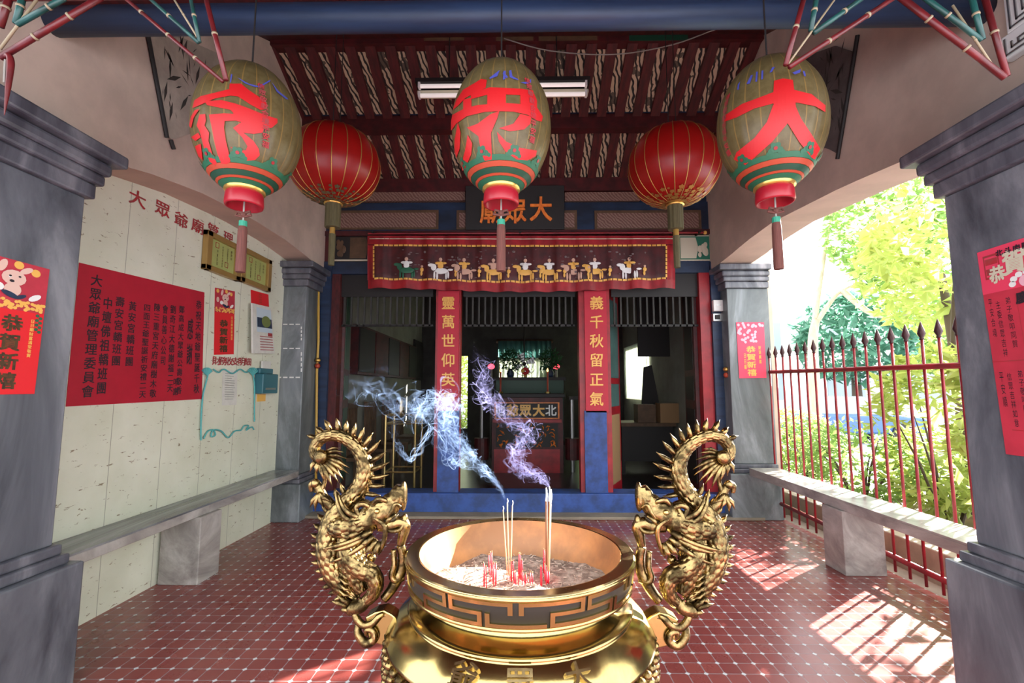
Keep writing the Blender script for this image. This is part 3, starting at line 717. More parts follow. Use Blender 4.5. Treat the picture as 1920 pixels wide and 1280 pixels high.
def ellip(c, r):
    c = Vector(c)
    def f(rn):
        while True:
            v = Vector((rn.uniform(-1, 1), rn.uniform(-1, 1), rn.uniform(-1, 1)))
            if v.length < 1: break
        v = v.normalized() * (v.length ** .45); return c + Vector((v.x * r[0], v.y * r[1], v.z * r[2]))
    return f
for px, py, sd in ((957, 700, 'left'), (1032, 700, 'right')):
    c = ony(px, 712, YO + .2); pz = z1
    p = root('potted_plant', (c.x, c.y, pz), 'dark leafy plant in a vase %s of the altar flower' % sd, 'plant')
    MB().lathe([(.0, pz), (.06, pz), (.08, pz + .08), (.04, pz + .16), (.05, pz + .18), (0, pz + .18)], 14, (c.x, c.y, 0)).build('vase', 'blue_dark', p, True)
    mb = MB(); leaves(mb, 260, ellip((c.x, c.y, pz + .36), (.2, .12, .22)), .12, random.Random(px), .3); mb.build('foliage', 'leaf_dark', p)
c = ony(985, 712, YO + .1); fl = root('flower', (c.x, c.y, z1), 'red and yellow flower in the middle of the offerings table', 'flower')
MB().tube([(c.x, c.y, z1), (c.x, c.y, z1 + .08)], .03, 10).build('vase', 'brass', fl)
mb = MB()
for k in range(8): a = k * PI / 4; mb.ball((c.x + .045 * math.cos(a), c.y - .02, z1 + .12 + .045 * math.sin(a)), .035, 8, 0, (1, .5, 1))
mb.build('petals', 'lantern_red_char', fl, True); MB().ball((c.x - .05, c.y - .05, z1 + .13), .04, 8).build('bud', 'gold_paint', fl, True)
c = ony(983, 682, 11.6); fn = root('wall_fan', c, 'round grey electric fan hanging before the altar curtain', 'fan')
MB().tube([c + Vector((0, .1, 0)), c + Vector((0, -.03, 0))], .05, 16).build('hub', 'black_wood', fn); mb = MB()
for rr_ in (.29, .22, .15, .08): mb.tube([c + Vector((rr_ * math.cos(a * PI / 16), -.04, rr_ * math.sin(a * PI / 16))) for a in range(33)], .008, 6)
mb.build('guard', 'steel', fn)
for k in range(4):
    a = k * PI / 2 + .4; u = Vector((math.cos(a), 0, math.sin(a))); v = Vector((-u.z, 0, u.x))
    MB().prism([c + u * .05 - v * .03, c + u * .26 - v * .10, c + u * .27 + v * .08, c + u * .05 + v * .03], (0, .01, 0)).build('blade', 'steel', fn)
MB().tube([c + Vector((0, .1, 0)), c + Vector((0, .15, 1.2)), c + Vector((0, .15, 4.3 - c.z))], .02, 8).build('pole', 'black_wood', fn)
for px, sd in ((921, 'left'), (1043, 'right')):
    c = ony(px, 687, 10.2); p = root('altar_lamp', (c.x, c.y, .03), 'small glowing red lamp %s of the altar curtain' % sd, 'lamp')
    MB().ball(c, .075, 12, 0, (1, 1, .8)).build('shade', 'lamp_red', p, True); MB().tube([(c.x, c.y, .03), (c.x, c.y, c.z - .05)], .025, 8).build('stem', 'steel', p)
# left side of the hall
bd = root('wall_cabinet', onx(712, 690, HXL), 'dark red notice cabinet on the left hall wall', 'cabinet')
mb = MB(); a = onx(657, 650, HXL).y; b = onx(772, 650, HXL).y; MB().box(HXL, HXL + .12, a, b, 1.72, 2.5).build('case', 'red_dark', bd)
for i in range(5): t = a + (b - a) * i / 5; MB().box(HXL + .12, HXL + .14, t + .03, t + (b - a) / 5 - .03, 1.76, 2.46).build('panel', 'red_wood' if i % 2 else 'black_wood', bd)
c = onx(790, 678, HXL); pf = root('picture_frame', c, 'dark picture frame on the left hall wall near the column', 'picture')
MB().box(HXL, HXL + .04, c.y - 1.0, c.y + 1.0, c.z - .5, c.z + .5).build('frame', 'black_wood', pf); MB().box(HXL + .04, HXL + .045, c.y - .9, c.y + .9, c.z - .42, c.z + .42).build('picture', 'dark_wall', pf)
for i in range(4):
    y = 7.1 + i * 1.0; ch = root('hall_chair', (HXL + .32, y, .03), ['carved wooden chair nearest the door along the left hall wall', 'second carved wooden chair along the left hall wall', 'third carved wooden chair along the left hall wall', 'carved wooden chair deepest along the left hall wall'][i], 'chair', 'carved chairs along the left hall wall')
    MB().box(HXL + .05, HXL + .55, y - .3, y + .3, .46, .51).build('seat', 'wood_brown', ch)
    mb = MB()
    for k in range(7): mb.box(HXL + .05, HXL + .08, y - .29 + k * .092, y - .26 + k * .092, .51, 1.2)
    mb.box(HXL + .045, HXL + .085, y - .3, y + .3, 1.2, 1.28); mb.build('backrest', 'wood_brown', ch)
    for sx in (.06, .5):
        for sy in (-.28, .24): MB().box(HXL + sx, HXL + sx + .04, y + sy, y + sy + .04, .03, .46).build('leg', 'wood_brown', ch)
# brass stand
YS = 6.6
st = root('brass_stand', (ony(758, 860, YS).x, YS, .03), 'open brass rail stand with a small finial in the left doorway', 'stand')
xa, xb, za, zb_ = rect(722, 778, 778, 882, YS); mat('brass_dull', (.45, .33, .13), .35, .8)
for a in (xa, xb):
    for b in (YS, YS + .45): MB().tube([(a, b, .03), (a, b, zb_)], .018, 8).build('post', 'brass_dull', st)
for z in (zb_, zb_ - .12, .35):
    mb = MB(); mb.tube([(xa, YS, z), (xb, YS, z)], .013, 6); mb.tube([(xb, YS, z), (xb, YS + .45, z)], .013, 6); mb.tube([(xb, YS + .45, z), (xa, YS + .45, z)], .013, 6); mb.tube([(xa, YS + .45, z), (xa, YS, z)], .013, 6); mb.build('rail', 'brass_dull', st)
xm = (xa + xb) / 2; MB().lathe([(0, zb_), (.05, zb_), (.03, zb_ + .05), (.055, zb_ + .1), (.025, zb_ + .15), (.04, zb_ + .19), (0, zb_ + .26)], 14, (xm, YS, 0)).build('finial', 'brass_dull', st, True)
# right side of the hall
hp = root('hanging_panel', ony(1225, 660, 8.6), 'large black hanging board with a pale edge in the right doorway', 'board')
x0, x1, z0, z1q = rect(1196, 575, 1274, 668, 8.6); MB().box(x0, x1, 8.6, 8.66, z0, 4.3).build('board', 'black_wood', hp); MB().box(x1, x1 + .02, 8.58, 8.66, z0, 4.3).build('edge', 'cream', hp)
dk = root('desk', (ony(1240, 860, 8.2).x, 8.2, .03), 'dark wooden desk in the right side of the hall', 'desk')
x0, x1, z0, z1q = rect(1165, 738, 1290, 880, 8.2); x1 = min(x1, HXR - .06)
MB().box(x0, x1, 8.2, 8.9, .85, .91).build('top', 'wood_brown', dk); MB().box(x0 + .03, x1 - .03, 8.3, 8.85, .25, .85).build('body', 'black_wood', dk)
for a in (x0 + .03, x1 - .09):
    for b in (8.3, 8.8): MB().box(a, a + .05, b, b + .05, .03, .25).build('leg', 'black_wood', dk)
def carton(px0, px1, py0, Y, zb0, lab, m_):
    x0, x1, z0, z1_ = rect(px0, py0, px1, py0 + 30, Y); b = root('cardboard_box', ((x0 + x1) / 2, Y, zb0), lab, 'box')
    MB().box(x0, x1, Y, Y + .3, zb0, z1_).build('carton', m_, b, bevel=.005); MB().box(x0 + .005, x1 - .005, Y + .13, Y + .17, z1_, z1_ + .003).build('tape', 'cream', b)
carton(1238, 1276, 756, 8.22, .91, 'tan cardboard box on the dark desk', 'cardboard'); carton(1196, 1230, 758, 8.24, .91, 'brown cardboard box left of the tan box on the desk', 'wood_brown')
ba = root('leaning_board', ony(1218, 735, 8.7), 'dark tilted easel board before the white hall curtain', 'board'); ba.location.z = .91
c0 = ony(1200, 735, 8.75); c1 = ony(1241, 735, 8.75); c2 = ony(1222, 684, 8.85); c3 = ony(1207, 688, 8.85)
for q in (c0, c1): q.z = .91
MB().prism([c0, c1, c2, c3], (0, .03, 0)).build('board', 'black_wood', ba); MB().tube([c2 + Vector((0, .03, -.02)), Vector((c2.x, 9.0 - .12, .91))], .015, 6).build('strut', 'wood_brown', ba)
# right wall fixtures beside the door
c = ony(1349, 572, YD - .1); sw = root('switch_box', c, 'white electric switch box on the blue right jamb', 'switch box')
pbox(MB(), 1338, 562, 1359, 583, YD - .12, .06).build('cover', 'white', sw, bevel=.008); pbox(MB(), 1344, 571, 1352, 572.5, YD - .123, .004).build('mark', 'steel', sw)
me_ = root('outlet', ony(1349, 593, YD - .1), 'grey socket fitting under the white switch box', 'socket'); pbox(MB(), 1337, 587, 1359, 602, YD - .10, .05).build('plate', 'steel', me_, bevel=.006); pbox(MB(), 1342, 590, 1350, 598, YD - .115, .02).build('socket', 'black_wood', me_)
def pipe(name, pts, r, m_, lab, knob=None):
    p = root(name, pts[-1], lab, 'pipe'); MB().tube(pts, r, 8).build('pipe', m_, p, True)
    if knob: MB().ball(knob, .035, 10, 0, (1, 1, .8)).build('knob', 'gold_trim', p, True); MB().ball(knob - Vector((0, 0, .07)), .033, 10).build('knob', 'orange_ring', p, True)
YJ = YD - .12
pipe('wall_pipe', [ony(597, 400, YJ), ony(597, 640, YJ), ony(594, 700, YJ), ony(593, 830, YJ), ony(592, 925, YJ)], .016, 'yellow_pipe', 'yellow pipe down the left door jamb', ony(596, 675, YJ - .03))
pipe('wall_pipe', [ony(1364, 540, YJ), ony(1366, 640, YJ), ony(1372, 720, YJ), ony(1388, 930, YJ)], .016, 'yellow_pipe', 'yellow pipe down the right door jamb', ony(1361, 692, YJ - .03))
cb = MB().tube(spline([ony(1310, 330, YJ), ony(1346, 390, YJ), ony(1353, 440, YJ), ony(1352, 470, YJ), ony(1340, 502, YJ)], 8), .010, 6).build('cable', 'wire', None, True); tag(cb, 'pale loose cable hanging by the right end of the door lintel', 'cable')

# ------------------------------------------------------------------ posters on the walls
def quad(mb, P, mi=0): mb.face(P, mi); return mb
def bil(P, u, v): return (P[0] * (1 - u) + P[1] * u) * (1 - v) + (P[3] * (1 - u) + P[2] * u) * v     # TL,TR,BR,BL
def sheet(name, P, n, m_, parent, th=.002):
    n = Vector(n) * th; return MB().hexa([p for p in P], [p + n for p in P]).build(name, m_, parent)
def sub(P, u0, v0, u1, v1, n, d): n = Vector(n) * d; return [bil(P, u0, v0) + n, bil(P, u1, v0) + n, bil(P, u1, v1) + n, bil(P, u0, v1) + n]
def disc(mb, P, u, v, ru, rv, n, d, mi=0, rot=0, k=14):
    c = bil(P, u, v) + Vector(n) * d; eu = (P[1] - P[0]) * ru; ev = (P[3] - P[0]) * rv
    mb.face([c + (eu * (math.cos(rot) * math.cos(t)) - eu * (math.sin(rot) * math.sin(t) * rv / ru * (P[3] - P[0]).length / (P[1] - P[0]).length)) + (ev * math.sin(t) * math.cos(rot) + ev * (math.sin(rot) * math.cos(t) * ru / rv * (P[1] - P[0]).length / (P[3] - P[0]).length)) for t in [2 * PI * i / k for i in range(k)]], mi)
def writing(P, cols, n, name, m_, parent, fat=.0, wk=.9, label=None):
    """cols: (text, u, v0, v1, width in units of sheet width)"""
    mb = MB(); ex = (P[1] - P[0]).normalized()
    for (tx, u, v0, v1, wd) in cols: column(mb, tx, bil(P, u, v0) + Vector(n) * .003, bil(P, u, v1) + Vector(n) * .003, ex, wd * (P[1] - P[0]).length, 0, fat, wk)
    return mb.build(name, m_, parent, label=label)
XW = XLO + .002
P = [onx(148, 492, XW), onx(383, 548, XW), onx(378, 748, XW), onx(123, 762, XW)]
nt = root('notice', bil(P, .5, 1), 'large red handwritten notice of black characters on the cream left wall', 'notice')
sheet('paper', P, (1, 0, 0), 'poster_red', nt)
writing(P, [('大眾爺廟管理委員會', .11, .05, .95, .075), ('中壇佛祖轎班團', .19, .20, .93, .065), ('壽安宮轎班團', .27, .18, .72, .065), ('黃安宮轎班團', .36, .20, .72, .06), ('四面王爺聖誕祈安禮二天', .47, .20, .97, .055), ('陳三重宮天府廟樹木敬', .55, .18, .97, .055),
            ('會員善心公司', .62, .18, .70, .05), ('劉奇江大德謝福二天', .69, .17, .93, .055), ('鄭高成大眾爺公壽敬香', .77, .16, .95, .055), ('叩謝', .74, .80, .96, .05), ('感謝', .86, .25, .70, .06), ('恭祝天地爺聖誕千秋', .94, .08, .95, .06)], (1, 0, 0), 'lettering', 'ink', nt, .012)
# red header lettering painted on the panels
mb = MB()
for ch, px, py, s_ in (('大', 258, 372, .125), ('眾', 305, 392, .125), ('爺', 340, 412, .125), ('廟', 371, 424, .125), ('管', 400, 432, .125), ('理', 428, 446, .12)): put(mb, ch, onx(px, py, XW + .002), (0, 1, 0), (0, 0, 1), s_ * 1.3, s_, 0, .012)
tag(mb.build('painted_heading', 'red_ink'), 'row of red painted characters across the top of the cream wall', 'lettering')
# framed certificates
def framed(px0, px1, yt0, yt1, yb1, yb0, lab):
    X = XLO + .003; P = [onx(px0, yt0, X), onx(px1, yt1, X), onx(px1, yb1, X), onx(px0, yb0, X)]; 
    y0 = P[0].y; y1 = P[1].y; z1 = (P[0].z + P[1].z) / 2; z0 = (P[2].z + P[3].z) / 2; p = root('framed_certificate', (X, (y0 + y1) / 2, z0), lab, 'certificate')
    mb = MB(); t = .05; e = .05
    for q in ((y0, y1, z0, z0 + t), (y0, y1, z1 - t, z1), (y0, y0 + t * 1.4, z0, z1), (y1 - t * 1.4, y1, z0, z1)): mb.box(X, X + e, *q)
    mb.build('frame', 'frame_gold', p, bevel=.006); MB().box(X, X + .02, y0 + t, y1 - t, z0 + t, z1 - t).build('sheet', 'cert', p)
    Q = [Vector((X + .021, a, b)) for a, b in ((y0 + .07, z1 - .05), (y1 - .07, z1 - .05), (y1 - .07, z0 + .05), (y0 + .07, z0 + .05))]
    mb = MB()
    for (u, v) in ((.28, .16), (.68, .74)):
        for (a, b, c_, d_) in ((-.07, -.1, .07, -.08), (-.07, .08, .07, .1), (-.07, -.1, -.05, .1), (.05, -.1, .07, .1)): mb.face(sub(Q, u + a, v + b, u + c_, v + d_, (1, 0, 0), .001))
    mb.build('seal', 'red_ink', p); writing(Q, [('感謝狀', .86, .12, .5, .08), ('功德無量惠我良多', .70, .1, .64, .05), ('特頒此狀以資感謝', .5, .1, .9, .05), ('中華民國', .30, .3, .9, .05)], (1, 0, 0), 'lettering', 'wood_brown', p)
framed(381, 445, 430, 462, 527, 508, 'gold framed green certificate nearest the big red notice'); framed(447, 503, 463, 487, 549, 528, 'gold framed green certificate at the far corner by the pilaster')
def rabbit_poster(P, n, lab, cols, gold, p_name='new_year_poster', m_body='poster_bright', split=.36, rab=True, mtext='ink_brown', fat=.03):
    p = root(p_name, bil(P, .5, 1), lab, 'poster'); sheet('paper', P, n, m_body, p)
    mb = MB(); mb.face(sub(P, 0, 0, 1, split, n, .003)); mb.build('picture', 'poster_faded' if rab else 'poster_pink', p)
    if rab:
        k = split / .36
        mb = MB(); rr = random.Random(2)
        for i in range(60): disc(mb, P, rr.uniform(.02, .98), k * rr.uniform(.29, .35), .03, .012, n, .004 + i * 2e-5, 0)
        for u, v in ((.12, .04), (.55, .03), (.8, .06)): disc(mb, P, u, k * v, .07, .03, n, .0045)
        mb.build('gold_coins', 'gold_paint', p)
        mb = MB(); disc(mb, P, .5, k * .13, .17, .058, n, .006); disc(mb, P, .33, k * .055, .055, .05, n, .0055, 0, .4); disc(mb, P, .66, k * .06, .10, .022, n, .0055, 0, -.5); disc(mb, P, .5, k * .215, .12, .05, n, .0057); disc(mb, P, .12, k * .17, .07, .04, n, .006)
        mat('peach', (.75, .50, .42), .6); mb.build('rabbit', 'peach', p)
        mb = MB(); disc(mb, P, .82, k * .25, .10, .022, n, .007, 0, -.5); disc(mb, P, .30, k * .21, .08, .03, n, .007); disc(mb, P, .44, k * .125, .022, .009, n, .0075); mb.build('small_rabbit', 'white', p)
        mb = MB(); disc(mb, P, .47, k * .255, .13, .02, n, .0075, 0, .3); disc(mb, P, .62, k * .26, .08, .015, n, .0075, 0, -.4); mb.build('trousers', 'blue_paint', p)
        mb = MB(); disc(mb, P, .44, k * .12, .02, .007, n, .008); disc(mb, P, .57, k * .115, .02, .007, n, .008); disc(mb, P, .47, k * .155, .035, .010, n, .008); mb.build('face', 'ink', p)
    writing(P, cols, n, 'lettering', mtext, p, fat)
    if gold: writing(P, gold, n, 'small_lettering', 'gold_paint', p, .02)
    return p
XPL = -2.335 + .003
Q = [onx(92, 505, XPL), onx(77, 738, XPL)]
yA, yB = 1.93, Q[0].y; P = [Vector((XPL, yA, Q[0].z + .005)), Vector((XPL, yB, Q[0].z)), Vector((XPL, yB - .012, Q[1].z)), Vector((XPL, yA - .012, Q[1].z - .002))]
p = rabbit_poster(P, (1, 0, 0), 'red rabbit new year poster with large dark gold characters on the left front pillar', [('恭賀新禧', .56, .40, .97, .30)], [('日日順財富滿堂敬賀', .84, .42, .72, .06)], split=.37)
mb = MB()
for i in range(8): disc(mb, P, .90 + .05 * (i % 2), .39 + .018 * i, .03, .012, (1, 0, 0), .004)
mb.build('leaf_trim', 'green_cloud', p)
P = [onx(403, 539, XW), onx(440, 546, XW), onx(438, 664, XW), onx(401, 665, XW)]
rabbit_poster(P, (1, 0, 0), 'narrow red rabbit poster on the cream wall left of the calendar', [('恭賀新禧', .45, .46, .97, .42)], [('日日順財富滿堂', .86, .40, .78, .10)])
P = [ony(1380, 604, 5.655), ony(1432, 604, 5.655), ony(1437, 708, 5.655), ony(1386, 709, 5.655)]
p = rabbit_poster(P, (0, -1, 0), 'pink and red poster with gold characters on the right pilaster', [('恭賀新禧', .48, .42, .97, .34)], [('日日順', .25, .55, .85, .09), ('財源廣進', .8, .42, .75, .09)], m_body='poster_pink', rab=False, mtext='gold_paint', fat=.02)
mb = MB(); rr = random.Random(9)
for i in range(40): disc(mb, P, rr.uniform(.06, .94), rr.uniform(.02, .36), .05, .025, (0, -1, 0), .004 + i * 2e-5)
mat('blossom', (.78, .42, .50), .7); mb.build('blossoms', 'blossom', p)
# right front pillar notice
XPR = 2.235 - .003; A = onx(1833, 474, XPR); B = onx(1887, 851, XPR)
zt_, zb2 = onx(1833, 474, XPR).z, onx(1887, 851, XPR).z; ya = A.y; w_ = .40
P = [Vector((XPR, ya, zt_)), Vector((XPR, ya - w_, zt_ + .01)), Vector((XPR, ya - w_ - .1, zb2)), Vector((XPR, B.y, zb2))]
p = root('celebration_poster', bil(P, .5, 1), 'long red printed notice with a pink festive heading on the right front pillar', 'poster'); N = (-1, 0, 0)
sheet('paper', P, N, 'poster_faded', p); mb = MB(); mb.face(sub(P, 0, 0, 1, .22, N, .003)); mb.build('heading', 'poster_pink', p)
mb = MB(); ex = (P[1] - P[0]).normalized(); ey = (P[0] - P[3]).normalized()
for i, ch in enumerate('恭賀新禧'): put(mb, ch, bil(P, .20 + i * .20, .115 - .02 * (i == 1) + .02 * (i == 0)) + Vector(N) * .006, ex, Vector((0, 0, 1)), .075 + .03 * (i == 1), .085 + .03 * (i == 1), 0, .03)
mb.build('heading_lettering', 'gold_paint' if False else 'cream', p)
mb = MB()
for i, ch in enumerate('北斗肉圓加盟店'): put(mb, ch, bil(P, .26 + i * .095, .035) + Vector(N) * .006, ex, Vector((0, 0, 1)), .034, .03, 0, .03)
for i, ch in enumerate('慶祝'): put(mb, ch, bil(P, .42 + i * .16, .27) + Vector(N) * .006, ex, Vector((0, 0, 1)), .06, .055, 0, .03)
for i, ch in enumerate('慶祝'): put(mb, ch, bil(P, .42 + i * .16, .62) + Vector(N) * .006, ex, Vector((0, 0, 1)), .06, .055, 0, .03)
put(mb, '阿', bil(P, .36, .92) + Vector(N) * .006, ex, Vector((0, 0, 1)), .05, .05, 0, .02); put(mb, '肥', bil(P, .5, .92) + Vector(N) * .006, ex, Vector((0, 0, 1)), .05, .05, 0, .02)
mb.build('bold_lettering', 'ink', p); mb = MB()
for a, b, c_, d_ in ((.06, .03, .075, .15), (.225, .03, .24, .15), (.06, .03, .24, .04), (.06, .14, .24, .15)): mb.face(sub(P, a, b, c_, d_, N, .004))
for a, b, c_, d_ in ((0, .555, 1, .559), (.35, .25, .354, .55), (.35, .58, .354, .88), (.1, .88, 1, .884)): mb.face(sub(P, a, b, c_, d_, N, .004))
for k in range(2): mb.face(sub(P, .08, .05 + k * .05, .22, .08 + k * .05, N, .004))
mb.build('ruled_lines', 'ink' if False else 'red_ink', p)
writing(P, [('大眾爺千秋', .55, .31, .55, .13), ('弟子敬叩同賀', .26, .25, .50, .06), ('主委信眾吉祥', .15, .26, .54, .055), ('平安合境', .07, .24, .44, .05), ('弟子敬叩同賀', .26, .60, .84, .06), ('信眾吉祥如意', .15, .61, .87, .055), ('平安順', .07, .60, .78, .05), ('大眾爺聖誕', .58, .66, .88, .12)], N, 'lettering', 'ink', p)
mb = MB(); mat('flower_blue', (.15, .35, .55), .6)
for i in range(7): a = PI * i / 6; disc(mb, P, .50 - .16 * math.cos(a), .20 - .045 * math.sin(a), .04, .014, N, .005)
mb.build('rosette', 'white', p); mb = MB(); disc(mb, P, .5, .195, .09, .03, N, .007); mb.build('rosette_centre', 'blossom', p)
# calendar, red card, sheet, teal box
P = [onx(470, 543, XW), onx(503, 552, XW), onx(504, 575, XW), onx(471, 568, XW)]
p = root('red_card', bil(P, .5, 1), 'small plain red card above the calendar', 'card'); sheet('card', P, (1, 0, 0), 'poster_bright', p); writing(P, [('福祿壽喜', .5, .1, .9, .2)], (1, 0, 0), 'lettering', 'orange_ring', p)
P = [onx(470, 568, XW + .03), onx(505, 577, XW + .01), onx(512, 663, XW + .03), onx(471, 662, XW + .05)]
p = root('calendar', bil(P, .5, 1), 'hanging paper calendar with a blue mountain picture near the pilaster', 'calendar'); sheet('pages', P, (1, 0, 0), 'paper', p, .02)
mb = MB(); mb.face(sub(P, .18, .06, .95, .56, (1, 0, 0), .022)); mb.build('picture', mat('sky_print', (.55, .66, .75), .6) and 'sky_print', p)
mb = MB(); mb.add(sub(P, .2, .26, .95, .46, (1, 0, 0), .0235), [(0, 1, 2, 3)]); mb.build('lake', 'blue_paint', p); mb = MB(); disc(mb, P, .65, .33, .25, .12, (1, 0, 0), .025); mb.build('hill', mat('hill_green', (.16, .2, .06), .7) and 'hill_green', p)
mb = MB()
for i in range(6): mb.face(sub(P, .3, .64 + i * .055, .93, .655 + i * .055, (1, 0, 0), .024))
mb.face(sub(P, .7, .56, .93, .63, (1, 0, 0), .024)); mb.build('print', 'red_ink', p)
P = [onx(417, 692, XW), onx(445, 695, XW), onx(443, 759, XW), onx(416, 760, XW)]
p = root('paper_sheet', bil(P, .5, 1), 'white list sheet on the cream wall under the red lettering', 'paper'); sheet('sheet', P, (1, 0, 0), 'paper', p); mb = MB()
for i in range(12): mb.face(sub(P, .15, .1 + i * .065, .6 + .3 * random.random(), .115 + i * .065, (1, 0, 0), .004))
mb.build('print', 'steel', p)
mb = MB()
for i, ch in enumerate('財務收支明細'): put(mb, ch, onx(406 + i * 11.8, 676 + i * .4, XW + .002), (0, 1, 0), (0, 0, 1), .13, .085, 0, .012)
tag(mb.build('painted_caption', 'red_ink'), 'small row of red characters above the white list sheet', 'lettering')
a, b = onx(477, 700, XLO), onx(504, 737, XLO); y0, y1 = a.y, b.y
p = root('letter_box', (XLO, (y0 + y1) / 2, b.z), 'teal letter box with a yellow tag on the cream wall', 'box'); mat('teal_box', (.03, .14, .18), .4)
MB().box(XLO, XLO + .10, y0, y1, b.z, a.z).build('case', 'teal_box', p, bevel=.01); MB().box(XLO, XLO + .05, y0 + .02, y1 - .02, a.z, a.z + .06).build('lid', 'teal_box', p, bevel=.01)
MB().box(XLO + .1, XLO + .102, y0 + .05, y1 - .05, b.z + .04, b.z + .06).build('slot', 'steel', p); MB().box(XLO + .02, XLO + .04, y0 + .08, y1 - .06, a.z + .05, a.z + .14).build('leaflet', 'paper', p)
t0 = onx(482, 739, XLO); t1 = onx(496, 752, XLO); MB().box(XLO, XLO + .01, t0.y, t1.y, t1.z, t0.z).build('tag', 'gold_paint', p)
# teal painted scrollwork round the list
mb = MB(); T = lambda px, py: onx(px, py, XW + .014)
for pts in ([(386, 690), (390, 700), (387, 715), (380, 745), (377, 790), (377, 825)], [(478, 690), (474, 700), (477, 720), (477, 760), (477, 790)], [(382, 822), (390, 808), (400, 806), (404, 815), (396, 818), (400, 806), (415, 808), (428, 820), (440, 808), (452, 806), (458, 798), (466, 798), (462, 806), (472, 800), (476, 805)], [(400, 692), (410, 698), (420, 692), (436, 700), (450, 692), (462, 698), (472, 690)]):
    mb.tube(spline([T(*q) for q in pts], 6), .007, 5)
for cx, cy_ in ((388, 698), (474, 698)):
    for k in range(6): a = -2.6 + k * .45; mb.tube([T(cx, cy_ + 6), T(cx + 9 * math.cos(a), cy_ + 9 * math.sin(a))], [.004, .011], 5)
tag(mb.build('painted_scrollwork', 'teal_ink'), 'teal painted scroll border around the white list sheet', 'painting')
# ------------------------------------------------------------------ outside the right arch
XF = 2.99
fr = root('iron_railing', (XF, 4.2, 0), 'red iron railing of spear topped bars behind the right bench', 'railing')
y0r, y1r = 2.60, 5.70
for z, r in ((1.665, .022), (.16, .022)): MB().tube([(XF, y0r, z - .02), (XF, y1r, z + .03)], r, 10).build('rail', 'iron_red', fr, True)
nb_ = 22
for i in range(nb_):
    y = y0r + .06 + (y1r - y0r - .1) * i / (nb_ - 1)
    b_ = MB().tube([(XF, y, .05), (XF, y, 1.87)], .0105, 8).build('bar', 'iron_red', fr, True)
    MB().lathe([(.0, 1.855), (.017, 1.862), (.012, 1.875), (.026, 1.905), (.021, 1.93), (.007, 1.98), (0, 2.0)], 8, (XF, y, 0)).build('spearhead', 'iron_dark', b_, True)
struct(MB().box(3.25, 3.45, 1.2, 12, -.2, .24).build('kerb', 'concrete', None, bevel=.01), 'tan planter kerb outside the railing')
struct(MB().box(3.45, 4.9, 1.2, 12, -.2, .12).build('planter_soil', 'wood_brown'), 'soil of the planter outside the railing')
struct(MB().box(2.95, 3.25, -1.2, YD, -.2, -.02).build('gutter', 'concrete'), 'concrete strip between floor and planter')
def sun_keep(p, rn):
    """twigs thin out where the photo's sun flecks come through"""
    k = p.z / SUN.z; lx, ly = p.x - SUN.x * k, p.y - SUN.y * k
    if 1.4 < lx < 2.8 and 2.0 < ly < 4.6: return rn.random() < (.02 if ly < 4.2 else .3)
    k = (p.z - .59) / SUN.z; bx_, by_ = p.x - SUN.x * k, p.y - SUN.y * k
    if 2.55 < bx_ < 3.05 and 2.5 < by_ < 5.7 and k > 0: return rn.random() < .07
    b = Vector((.03, 1.43, 1.15)); t = (p - b).dot(SUN); q = (p - SUN * t - b)
    if t > 0 and abs(q.x) < .62 and q.length < .75: return rn.random() < .04
    if .25 < lx < 1.0 and 1.4 < ly < 2.4: return rn.random() < .05
    if -1.6 < lx < -.6 and 2.38 < ly < 2.95: return rn.random() < .03
    return True
def shrub(c, r, n, size, m_, lab, seed, stems=5, asp=.42, name='shrub', cat='shrub', group=None):
    p = root(name, (c[0], c[1], .1), lab, cat, group); rn = random.Random(seed); mb = MB()
    leaves(mb, n, ellip(c, r), size, rn, asp, .25, keep=sun_keep); mb.build('foliage', m_, p)
    mb = MB()
    for i in range(stems):
        a = rn.uniform(0, 2 * PI); q = Vector((c[0] + r[0] * .7 * math.cos(a), c[1] + r[1] * .7 * math.sin(a), c[2] + r[2] * rn.uniform(.0, .7)))
        b = Vector((c[0] + .05 * math.cos(a), c[1] + .05 * math.sin(a), .08)); mb.tube([b, (b + q) / 2 + Vector((0, 0, .1)), q], [.016, .012, .004], 6)
    mb.build('stems', 'trunk_dark', p); return p
shrub((4.0, 3.75, 1.2), (.6, .55, .85), 2200, .17, 'leaf_bright', 'yellow green broad leaved shrub nearest the right front pillar behind the railing', 11)
shrub((4.35, 4.95, 1.1), (.65, .55, .85), 2300, .15, 'leaf_bright', 'yellow green shrub behind the middle of the railing', 12)
shrub((4.15, 5.9, .65), (.6, .7, .5), 1500, .11, 'leaf_mid', 'low round green shrub behind the far half of the railing', 13)
shrub((4.3, 7.3, .60), (.6, .8, .45), 1400, .11, 'leaf_mid', 'low hedge shrub near the tree trunk', 14)
shrub((5.1, 5.9, .55), (.6, .6, .55), 1600, .13, 'leaf_bright', 'compact sunlit shrub deeper behind the middle of the railing', 31)
shrub((4.9, 8.8, .65), (.7, .9, .5), 1400, .12, 'leaf_bright', 'sunlit low shrub beside the pilaster end of the planter', 15)
shrub((6.3, 5.6, 1.2), (.8, .7, 1.0), 1500, .20, 'leaf_mid', 'tall loose shrub behind the low shrubs', 16)
